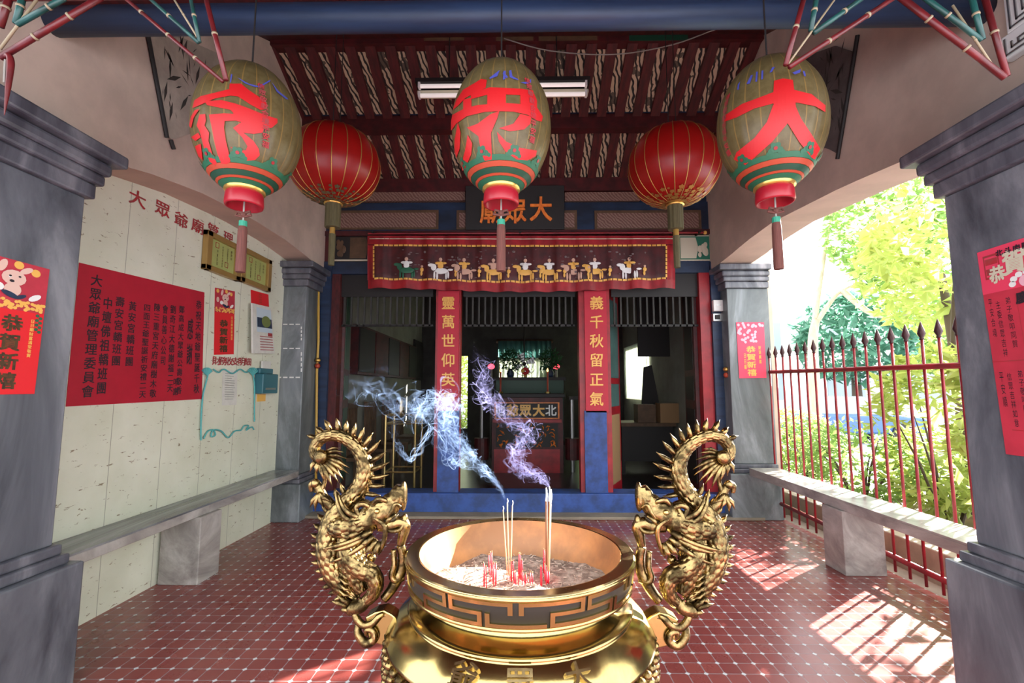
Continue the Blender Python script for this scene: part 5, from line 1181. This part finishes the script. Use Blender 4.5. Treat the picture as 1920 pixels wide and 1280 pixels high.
# raised characters on the shoulder
def on_shoulder(th, z):
    for (r0, z0), (r1, z1) in zip(prof, prof[1:]):
        if z1 <= z <= z0 and z0 > z1: t = (z0 - z) / (z0 - z1); r = r0 + (r1 - r0) * t; break
    return Vector((BX + r * math.cos(th), BY + r * math.sin(th), z)), Vector((math.cos(th), math.sin(th), 0))
for ch, th in (('爺', -PI / 2 - .36), ('眾', -PI / 2 + .0), ('大', -PI / 2 + .38)):
    mb = MB(); q, rad = on_shoulder(th, ZB0 - .087); q2, _ = on_shoulder(th, ZB0 - .078); uy = (q2 - q).normalized(); ux = Vector((-math.sin(th), math.cos(th), 0)); n = ux.cross(uy).normalized()
    if n.dot(rad) < 0: n = -n
    put(mb, ch, q - n * .010, ux, uy, .066, .060, 0, .012, .018, n); mb.build('character', 'brass_rim', B, label='raised brass character')
# relief scales round the widest part
mb = MB()
for k in range(64):
    th = 2 * PI * k / 64
    if math.sin(th) < -.86: continue
    for j in range(5):
        q, rad = on_shoulder(th + (j % 2) * PI / 64, ZB0 - .145 - j * .022); mb.ball(q, .013, 8, 0, (1, 1, .8))
mb.build('relief_scales', 'brass_dragon', B, True)
# ash
mb = MB(); n = 60; m_ = 22; rn = random.Random(8); vs = [(BX, BY, ZR - .085)]
def ashz(x, y): return ZR - .092 + .012 * noise.noise((x * 12, y * 12, 1)) + .007 * noise.noise((x * 40, y * 40, 3)) - .012 * ((y - BY) / RI)
for j in range(1, m_ + 1):
    for i in range(n):
        r = (RI - .022) * j / m_; a = 2 * PI * i / n; x = BX + r * math.cos(a); y = BY + r * math.sin(a); vs.append((x, y, ashz(x, y)))
fs = [(0, 1 + i, 1 + (i + 1) % n) for i in range(n)] + [(1 + (j - 1) * n + i, 1 + j * n + i, 1 + j * n + (i + 1) % n, 1 + (j - 1) * n + (i + 1) % n) for j in range(1, m_) for i in range(n)]
mb.add(vs, fs); stuff(mb.build('ash', 'ash', B, True))
mb = MB()
for i in range(500):
    a = rn.uniform(0, 2 * PI); r = (RI - .04) * math.sqrt(rn.random()); x = BX + r * math.cos(a); y = BY + r * math.sin(a); z = ashz(x, y) + .002; d = Vector((rn.gauss(0, 1), rn.gauss(0, 1), rn.gauss(0, .3))).normalized() * rn.uniform(.003, .008); mb.tube([Vector((x, y, z)) - d, Vector((x, y, z)) + d], .0012, 4)
mat('crumb', (.50, .40, .32), .9); stuff(mb.build('ash_crumbs', 'crumb', B))
# incense sticks
def stick_at(px, py_base, Yg=None):
    d = ray(px, py_base); t = (ZR - .09 - HC) / d.z; return EYE + d * t
def incense(px0, py0, px1, py1, r, lab, redto, body, ash_len):
    a = stick_at(px0, py0); b = ony(px1, py1, a.y + .01); a.z = ashz(a.x, a.y) - .01; L = b - a
    p = root('incense_stick', a, lab, 'incense stick', 'long burning incense sticks')
    MB().tube([a, a + L * redto], r * .8, 8).build('handle', 'stub_red', p, True, label='red dyed lower end'); MB().tube([a + L * redto, a + L * (1 - ash_len)], r, 8).build('stick', body, p, True); MB().tube([a + L * (1 - ash_len), a + L * (1 - ash_len / 2) + Vector((.002, 0, 0)), b], [r, r * .95, r * .6], 8).build('ash_tip', 'incense_ash', p, True)
incense(952, 1082, 943, 948, .0016, 'left of the three thin incense sticks at the middle of the burner', .10, 'incense_pale', .06)
incense(955, 1086, 951, 934, .0018, 'middle and tallest of the three thin incense sticks at the middle of the burner', .10, 'incense_pale', .06)
incense(957, 1084, 961, 938, .0016, 'right of the three thin incense sticks at the middle of the burner', .10, 'incense_pale', .06)
incense(1025, 1093, 1024, 914, .0030, 'left of the thick incense sticks at the right of the burner', .16, 'incense', .14)
incense(1027, 1090, 1030, 912, .0028, 'middle of the thick incense sticks at the right of the burner', .16, 'incense', .15)
incense(1028, 1094, 1033, 917, .0026, 'right pale edged stick of the thick incense bundle at the right of the burner', .16, 'incense_pale', .15)
stubs = [(907, 1096, 1056), (909, 1098, 1060), (912, 1100, 1062), (917, 1072, 1040), (920, 1076, 1036), (922, 1080, 1035), (919, 1086, 1060), (924, 1090, 1058), (926, 1096, 1054), (929, 1098, 1055), (953, 1075, 1036), (959, 1088, 1052), (963, 1086, 1051), (966, 1092, 1073), (964, 1094, 1074), (967, 1096, 1072),
         (972, 1080, 1038), (974, 1082, 1038), (976, 1084, 1040), (978, 1086, 1050), (980, 1088, 1050), (972, 1096, 1080), (979, 1094, 1072), (984, 1096, 1078), (986, 1097, 1076), (990, 1098, 1085), (994, 1098, 1073), (999, 1096, 1074), (1014, 1096, 1062), (1016, 1098, 1062), (1019, 1070, 1030), (1021, 1072, 1032), (1022, 1086, 1058), (1024, 1096, 1062), (930, 1094, 1058)]
for i, (px, pb, pt) in enumerate(stubs):
    a = stick_at(px, pb); a.z = ashz(a.x, a.y) - .008; b = ony(px + rn.uniform(-1, 1), pt, a.y + .003)
    p = root('incense_stub', a, 'burnt red incense stub standing in the ash of the brass burner', 'incense stub', 'burnt incense stubs in the ash')
    MB().tube([a, b], .0014, 7).build('stub', 'stub_red', p, True); e = b + Vector((rn.uniform(-.003, .003), 0, .004)); MB().tube([b, (b + e) / 2 + Vector((0, 0, .002)), e], [.0014, .0011, .0006], 6).build('charred_tip', 'stub_tip', p, True)

# ------------------------------------------------------------------ dragon handles
KZ = .3361
def D(x, y, off=0): q = ony(560 + x * KZ, 770 + y * KZ, BY); q.y += off * UZ; return q
UZ = KZ * BY / 880
def scaly(mb, pts, rad, pitch, cols, amp=.2, step=3.0):
    P = spline([D(*p) for p in pts], 30); R = lerpl([r * UZ for r in rad], 30)
    # resample evenly
    acc = [0]
    for a, b in zip(P, P[1:]): acc.append(acc[-1] + (b - a).length)
    n = int(acc[-1] / (step * UZ)); Q = []; RR = []; S_ = []; j = 0
    for i in range(n + 1):
        s = acc[-1] * i / n
        while j < len(acc) - 2 and acc[j + 1] < s: j += 1
        t = (s - acc[j]) / max(1e-9, acc[j + 1] - acc[j]); Q.append(P[j].lerp(P[j + 1], t)); RR.append(R[j] + (R[j + 1] - R[j]) * t); S_.append(s / (pitch * UZ))
    def h(i, a):
        s = S_[i]; u = a / (2 * PI) * cols; best = 0
        for r in range(int(s) - 1, int(s) + 2):
            off = .5 * (r % 2); c = round(u - off) + off; dd = ((s - r - .5) / .98) ** 2 + ((u - c) / .66) ** 2
            if dd < 1: best = max(best, math.sqrt(1 - dd) * (.55 + .45 * (s - r + .2)))
        return best
    seg = cols * 8; hv = {}
    def fn(i, a): v = h(i, a); hv[(i, round(a / (2 * PI) * seg))] = v; return 1 - amp + amp * 1.25 * v
    b0 = len(mb.f); mb.tube(Q, RR, seg, fn=fn)
    for k in range(b0, len(mb.f)):
        f = k - b0; i, j_ = divmod(f, seg)
        if i < len(Q) - 1:
            if (hv.get((i, j_), 1) + hv.get((i + 1, (j_ + 1) % seg), 1)) / 2 < .30: mb.m[k] = 1
    return Q, RR
def spike(mb, a, b, r, bend=(0, 0, 0), seg=8, flat=.7, mid=.55):
    a = Vector(a); b = Vector(b); m = a.lerp(b, .5) + Vector(bend); mb.tube([a, a.lerp(m, .6), m, m.lerp(b, .6), b], [r, r * .9, r * mid * 1.15, r * .32, .0004], seg, flat=flat)
def curl(mb, pts, rad, seg=10): mb.tube(spline([D(*p) for p in pts], 6), lerpl([r * UZ for r in rad], 6), seg)
def dragon():
    P = {}
    # body: from the foot up the back, through the arch of the tail to the curled tip
    mb = MB()
    Qb, Rb = scaly(mb, [(320, 1050, 10), (262, 990, 0), (212, 915, -5), (182, 840, -5), (168, 760, -5), (172, 680, 0), (200, 600, 5), (250, 535, 10), (305, 478, 12), (345, 415, 10), (366, 345, 5), (362, 272, 0), (328, 205, 0), (270, 155, 0), (200, 132, 0), (135, 148, 0), (95, 192, 0), (92, 240, 0), (122, 262, -4)],
                   [40, 52, 60, 64, 64, 62, 60, 58, 54, 50, 45, 42, 40, 38, 36, 34, 32, 30, 26], 38, 12)
    P['body'] = (mb, ['brass_dragon', 'patina'])
    mb = MB(); scaly(mb, [(270, 700, -45), (310, 790, -62), (370, 850, -70), (430, 880, -70), (452, 935, -68), (430, 1000, -60), (380, 1050, -45)], [42, 52, 52, 46, 42, 34, 26], 36, 10)
    scaly(mb, [(320, 600, -5), (300, 700, -10), (300, 820, -15), (330, 930, -15), (360, 1000, -20)], [62, 74, 72, 56, 34], 36, 12)
    P['hind_leg'] = (mb, ['brass_dragon', 'patina'])
    mb = MB(); scaly(mb, [(205, 640, -20), (270, 635, -45), (340, 618, -50), (410, 595, -45)], [52, 60, 62, 58], 36, 11); P['neck'] = (mb, ['brass_dragon', 'patina'])
    # spines along the outer edge
    mb = MB(); c0 = D(230, 300); tot = len(Qb); nsp = 30
    cen = [D(400, 820), D(210, 260)]
    for k in range(nsp):
        i = int(tot * (.05 + .86 * k / (nsp - 1))); i2 = min(i + 2, tot - 1); d = (Qb[i2] - Qb[i - 2]).normalized(); nrm = Vector((-d.z, 0, d.x))
        f = i / tot; c = cen[0] if f < .38 else cen[1]
        if .33 < f < .47: nrm = nrm if nrm.x < 0 else -nrm; 
        elif nrm.dot(Qb[i] - c) < 0: nrm = -nrm
        L = (54 + 36 * math.exp(-((f - .62) / .10) ** 2)) * UZ * (.9 if f < .36 else 1.1) * (.75 if f > .85 else 1); tip = Qb[i] + nrm * (Rb[i] * .85 + L) + d * (L * .45) + Vector((0, .004 * math.sin(k * 2.1), 0))
        spike(mb, Qb[i] + nrm * Rb[i] * .7, tip, 25 * UZ, nrm * (.10 * L), 8, .6, .75)
    P['spines'] = (mb, ['brass_dragon'])
    # tail knob and fan of tail hair
    mb = MB(); mb.ball(D(136, 250, -30), 38 * UZ, 18, 0, (1, .8, 1)); P['tail_knob'] = (mb, ['brass_dragon'])
    mb = MB()
    for (x, y, xx, yy, r) in ((165, 232, 262, 228, 12), (170, 245, 280, 265, 13), (172, 258, 296, 318, 14), (168, 268, 290, 350, 14), (160, 276, 262, 384, 14), (150, 282, 232, 400, 14), (140, 286, 196, 420, 14), (128, 288, 150, 392, 12), (112, 284, 110, 352, 12), (98, 276, 72, 342, 11), (160, 225, 240, 205, 10)):
        spike(mb, D(x, y, -12), D(xx, yy, -20), r * 1.45 * UZ, (0, -.006, .006), 8, .7, .8)
    P['tail_hair'] = (mb, ['brass_dragon'])
    # head with open jaws facing the bowl
    mb = MB(); mb.ball(D(455, 560, -38), 74 * UZ, 18, 0, (1.05, .9, 1)); mb.ball(D(400, 595, -40), 70 * UZ, 16); mb.ball(D(520, 500, -40), 50 * UZ, 14)
    mb.tube(spline([D(440, 560, -38), D(495, 545, -38), D(535, 505, -34), D(562, 455, -30), D(580, 412, -28)], 5), lerpl([66 * UZ, 60 * UZ, 50 * UZ, 44 * UZ, 28 * UZ], 5), 16)
    mb.ball(D(548, 470, -58), 26 * UZ, 12); mb.ball(D(552, 440, -50), 24 * UZ, 12); mb.ball(D(592, 468, -26), 40 * UZ, 14, 0, (.5, 1.0, 2.0))
    mb.ball(D(470, 525, -72), 20 * UZ, 12); mb.tube(spline([D(430, 520, -60), D(465, 500, -72), D(500, 510, -66)], 5), lerpl([10 * UZ, 14 * UZ, 8 * UZ], 5), 8)
    mb.tube(spline([D(465, 610, -40), D(520, 620, -40), D(570, 610, -36), D(600, 630, -32), D(590, 680, -30), D(575, 740, -26)], 5), lerpl([48 * UZ, 40 * UZ, 33 * UZ, 32 * UZ, 28 * UZ, 20 * UZ], 5), 14)
    mb.ball(D(600, 600, -30), 26 * UZ, 12, 0, (.7, .9, 1.4)); P['head'] = (mb, ['brass_dragon'])
    mb = MB(); curl(mb, [(515, 575, -78), (540, 540, -82), (560, 500, -78), (585, 520, -60)], [9, 12, 10, 7]); curl(mb, [(500, 640, -72), (545, 650, -70), (585, 640, -62), (604, 600, -50)], [9, 11, 10, 6]); curl(mb, [(440, 500, -84), (470, 470, -92), (505, 478, -86), (520, 500, -76)], [8, 15, 13, 5]); P['lip_and_brow'] = (mb, ['brass_dragon'])
    mb = MB(); mb.tube([D(500, 592, -74), D(545, 585, -70), D(572, 560, -58)], [20 * UZ, 20 * UZ, 8 * UZ], 10, flat=.5); P['mouth'] = (mb, ['patina'])
    mb = MB(); mb.ball(D(468, 533, -100), 15 * UZ, 12); P['eye'] = (mb, ['brass'])
    mb = MB()
    for (x, y, dx, dy) in ((520, 560, 6, 26), (545, 545, 6, 24), (560, 592, -2, -24), (540, 598, -4, -22), (575, 500, 4, 20)): spike(mb, D(x, y, -50), D(x + dx, y + dy, -52), 8 * UZ)
    P['teeth'] = (mb, ['brass'])
    mb = MB(); curl(mb, [(450, 570, -95), (500, 600, -100), (512, 650, -96), (495, 720, -90), (470, 775, -84)], [8, 13, 13, 12, 3]); curl(mb, [(500, 610, -80), (530, 580, -84), (560, 560, -70)], [10, 12, 6]); P['whisker'] = (mb, ['brass_dragon'])
    mb = MB()
    for a in ([(420, 650, -70), (340, 690, -95), (250, 720, -98), (165, 742, -80)], [(430, 690, -75), (360, 740, -95), (280, 785, -95), (205, 815, -80)], [(400, 680, -70), (330, 715, -100), (270, 735, -100), (215, 748, -92)]): curl(mb, a, [17, 15, 11, 2], 8)
    for a in ([(340, 600, -80), (290, 565, -90), (250, 500, -80), (228, 425, -60)], [(360, 570, -80), (310, 540, -92), (275, 500, -84), (250, 450, -70)]): curl(mb, a, [16, 15, 11, 2], 8)
    for (x, y, xx, yy) in ((430, 640, 365, 670), (440, 670, 372, 715), (455, 690, 395, 765), (400, 610, 330, 640), (395, 580, 318, 590), (470, 700, 440, 775), (380, 640, 285, 668)): spike(mb, D(x, y, -75), D(xx, yy, -92), 30 * UZ, (0, -.004, -.004), 8, .6, .9)
    P['mane'] = (mb, ['brass_dragon'])
    mb = MB(); curl(mb, [(420, 520, -60), (380, 500, -78), (350, 520, -80), (370, 560, -84), (400, 545, -86)], [16, 16, 14, 10, 6]); curl(mb, [(300, 640, -90), (285, 660, -96), (310, 672, -98), (335, 655, -96)], [8, 13, 13, 6]); curl(mb, [(395, 515, -70), (375, 570, -90), (400, 610, -92)], [10, 14, 8])
    P['ear_curls'] = (mb, ['brass_dragon'])
    # small raised claw behind, joined by a strut to the tail hair
    mb = MB(); curl(mb, [(205, 560, 10), (150, 500, 0), (125, 450, 0), (95, 405, 0), (70, 415, 0), (72, 450, 0)], [30, 26, 24, 22, 18, 10]); curl(mb, [(150, 335, -10), (146, 390, 0), (130, 440, 0)], [12, 11, 15]); mb.ball(D(100, 400, -14), 24 * UZ, 12)
    for (xx, yy) in ((68, 540), (100, 560), (150, 540), (192, 505)): spike(mb, D(125, 450, -10), D(xx, yy, -18), 16 * UZ, (-.004, -.006, 0), 8, .8, .9)
    P['raised_claw'] = (mb, ['brass_dragon'])
    # belly ridges
    mb = MB()
    for i in range(9): t = i / 8; x = 285 + 10 * math.sin(t * 3); y = 760 + 250 * t; spike(mb, D(x - 40, y - 8, -52), D(x + 34 - 8 * t, y + 30, -58), 15 * UZ, (0, -.006, -.002), 8, .6, .9)
    P['belly_ridges'] = (mb, ['brass_dragon'])
    # foot and claws, strut to the bowl, bracket
    mb = MB(); curl(mb, [(420, 1000, -50), (370, 1060, -50), (320, 1075, -50), (300, 1105, -45)], [26, 34, 34, 22])
    for (x, y, xx, yy) in ((290, 1060, 195, 1036), (300, 1085, 250, 1085), (340, 1090, 300, 1110), (380, 1060, 355, 1010), (300, 1050, 240, 1010)): spike(mb, D(x, y, -55), D(xx, yy, -50), 18 * UZ, (0, -.004, .004), 8, .8, .9)
    P['foot'] = (mb, ['brass_dragon'])
    mb = MB(); curl(mb, [(575, 740, -26), (585, 800, -18), (580, 870, -12), (560, 920, -10), (520, 990, -14), (480, 1040, -20)], [22, 26, 28, 32, 28, 24]); curl(mb, [(540, 760, -40), (545, 840, -40), (530, 900, -36), (545, 930, -30), (590, 925, -10)], [14, 16, 18, 20, 16]); mb.ball(D(405, 820, 0), 26 * UZ, 12)
    P['strut'] = (mb, ['brass_dragon'])
    mb = MB(); pts = [(385, 1130), (440, 1100), (490, 1090), (530, 1110), (580, 1150), (640, 1170), (610, 1290), (545, 1300), (450, 1275), (400, 1240)]
    mb.prism([D(x, y, -46) for x, y in pts], (0, 92 * UZ, 0)); P['bracket'] = (mb, ['brass'])
    mb = MB(); curl(mb, [(320, 1085, -45), (345, 1135, -52), (380, 1165, -54), (430, 1155, -54), (465, 1120, -54), (490, 1105, -50)], [16, 20, 20, 20, 18, 10]); curl(mb, [(350, 1150, -50), (352, 1215, -54), (395, 1262, -56), (440, 1240, -58), (435, 1195, -60), (400, 1190, -60), (395, 1220, -60)], [14, 22, 24, 22, 18, 14, 8]); curl(mb, [(470, 1110, -30), (530, 1140, -20), (560, 1160, -10)], [22, 20, 14]); P['cloud_scroll'] = (mb, ['brass_dragon'])
    return P
PD = dragon()
for side in (-1, 1):
    hd = MB(); mid = D(300, 700)
    hub = bpy.data.objects.new('dragon_handle', None); COL.objects.link(hub); hub.parent = B; hub['label'] = 'brass dragon handle left of the bowl' if side < 0 else 'brass dragon handle right of the bowl'
    hub.location = Vector((mid.x * (1 if side < 0 else -1), mid.y, mid.z)) - worldloc(B)
    for nm, (m0, ms) in PD.items():
        q = MB()
        if side < 0: q.v, q.f, q.m = [v.copy() for v in m0.v], list(m0.f), list(m0.m)
        else: q.v = [Vector((2 * BX + .006 - v.x, v.y, v.z)) for v in m0.v]; q.f = [tuple(reversed(f)) for f in m0.f]; q.m = list(m0.m)
        o = q.build(nm, ms, hub, True, .004 if nm == 'bracket' else 0)
        if nm == 'bracket': o.data.polygons.foreach_set('use_smooth', [False] * len(o.data.polygons))
        if nm in ('head',):
            r = o.modifiers.new('fuse', 'REMESH'); r.mode = 'VOXEL'; r.voxel_size = .0022; r.use_smooth_shade = True; s_ = o.modifiers.new('soft', 'SMOOTH'); s_.iterations = 4

# ------------------------------------------------------------------ incense smoke
def smoke(name, lab, guide, m_, n, seed, spread, dens):
    rn = random.Random(seed); mb = MB(); den = []
    G_ = [(*ony(px, py, Y), wd) for px, py, Y, wd in guide]
    pts = spline([Vector(g[:3]) for g in G_], 14); wd = lerpl([g[3] for g in G_], 14); N = len(pts)
    for k in range(n):
        i0 = 0 if k < n * .25 else rn.randint(0, int(N * .75)); L = rn.randint(int(N * .15), int(N * .5)) if k >= 3 else N - 1; i1 = min(N - 1, i0 + L)
        if i1 - i0 < 6: continue
        ph = [rn.uniform(0, 6.3) for _ in range(6)]; ox, oz, oy = rn.gauss(0, .5), rn.gauss(0, .5), rn.gauss(0, .35); fw = rn.uniform(.15, .9); fq = rn.uniform(.5, 1.6); w0 = rn.choice((.0007, .001, .0014, .002, .003, .0045, .009))
        vs = []; ds = []; m = (i1 - i0) * 2
        for i in range(m + 1):
            f = i0 + i / 2; a = int(f); t = f - a; b = min(a + 1, N - 1); p = pts[a].lerp(pts[b], t); W = (wd[a] + (wd[b] - wd[a]) * t) * spread
            s = f * .16 * fq
            p = p + Vector((W * (ox + .7 * math.sin(s * 2.1 + ph[0]) + .45 * math.sin(s * 4.7 + ph[1])), W * (oy + .4 * math.sin(s * 1.7 + ph[4])), W * (oz + .7 * math.cos(s * 2.3 + ph[2]) + .45 * math.sin(s * 4.1 + ph[3]))))
            e = i / m; fade = min(1, e * 6, (1 - e) * 4); ww = w0 * (.4 + min(1.6, W * 28)) * (.7 + .3 * math.sin(s * 3 + ph[5]))
            d_ = Vector((math.sin(s * 1.9 + ph[1]), .35 * math.cos(s + ph[2]), math.cos(s * 1.9 + ph[1]))) * ww
            for q, dd in ((-1, 0), (-.45, .8), (0, 1), (.45, .8), (1, 0)): vs.append(p + d_ * q); ds.append(dd * fade * dens * (.25 + .75 * fw) * (.006 / max(w0, .003)) ** .35)
        b0 = len(mb.v); mb.add(vs, [(i * 5 + j, i * 5 + j + 1, (i + 1) * 5 + j + 1, (i + 1) * 5 + j) for i in range(m) for j in range(4)]); den += ds
    o = mb.build(name, m_, None, True); at = o.data.attributes.new('dens', 'FLOAT', 'POINT'); at.data.foreach_set('value', den); tag(o, lab, 'smoke'); stuff(o); return o
gL = [(947, 936, 1.44, .003), (938, 915, 1.46, .006), (918, 892, 1.5, .014), (896, 872, 1.54, .02), (872, 850, 1.58, .03), (850, 815, 1.62, .035), (838, 785, 1.66, .04), (845, 760, 1.7, .05), (820, 750, 1.75, .06), (790, 775, 1.8, .06), (760, 765, 1.85, .08), (700, 740, 1.95, .10), (650, 715, 2.0, .09)]
smoke('smoke', 'blue smoke drifting up left from the thin incense sticks', gL, 'smoke_blue', 130, 5, .60, .55)
gL2 = [(878, 862, 1.55, .03), (858, 870, 1.58, .03), (838, 845, 1.6, .04), (815, 800, 1.65, .03), (780, 850, 1.75, .02), (765, 862, 1.78, .012), (745, 835, 1.8, .02), (738, 800, 1.85, .03), (760, 768, 1.9, .04)]
smoke('smoke', 'thin looping wisps of smoke left of the main smoke before the left doorway', gL2, 'smoke_blue', 50, 6, .45, .8)
gR = [(1028, 914, 1.44, .004), (1022, 900, 1.46, .012), (1000, 888, 1.5, .022), (975, 878, 1.54, .028), (965, 850, 1.58, .03), (985, 828, 1.6, .035), (990, 805, 1.64, .03), (960, 790, 1.7, .04), (930, 760, 1.76, .045), (905, 735, 1.82, .05), (910, 700, 1.9, .05), (895, 665, 2.0, .05)]
smoke('smoke', 'violet smoke rising from the thick incense bundle before the altar', gR, 'smoke_violet', 90, 9, .6, .65)
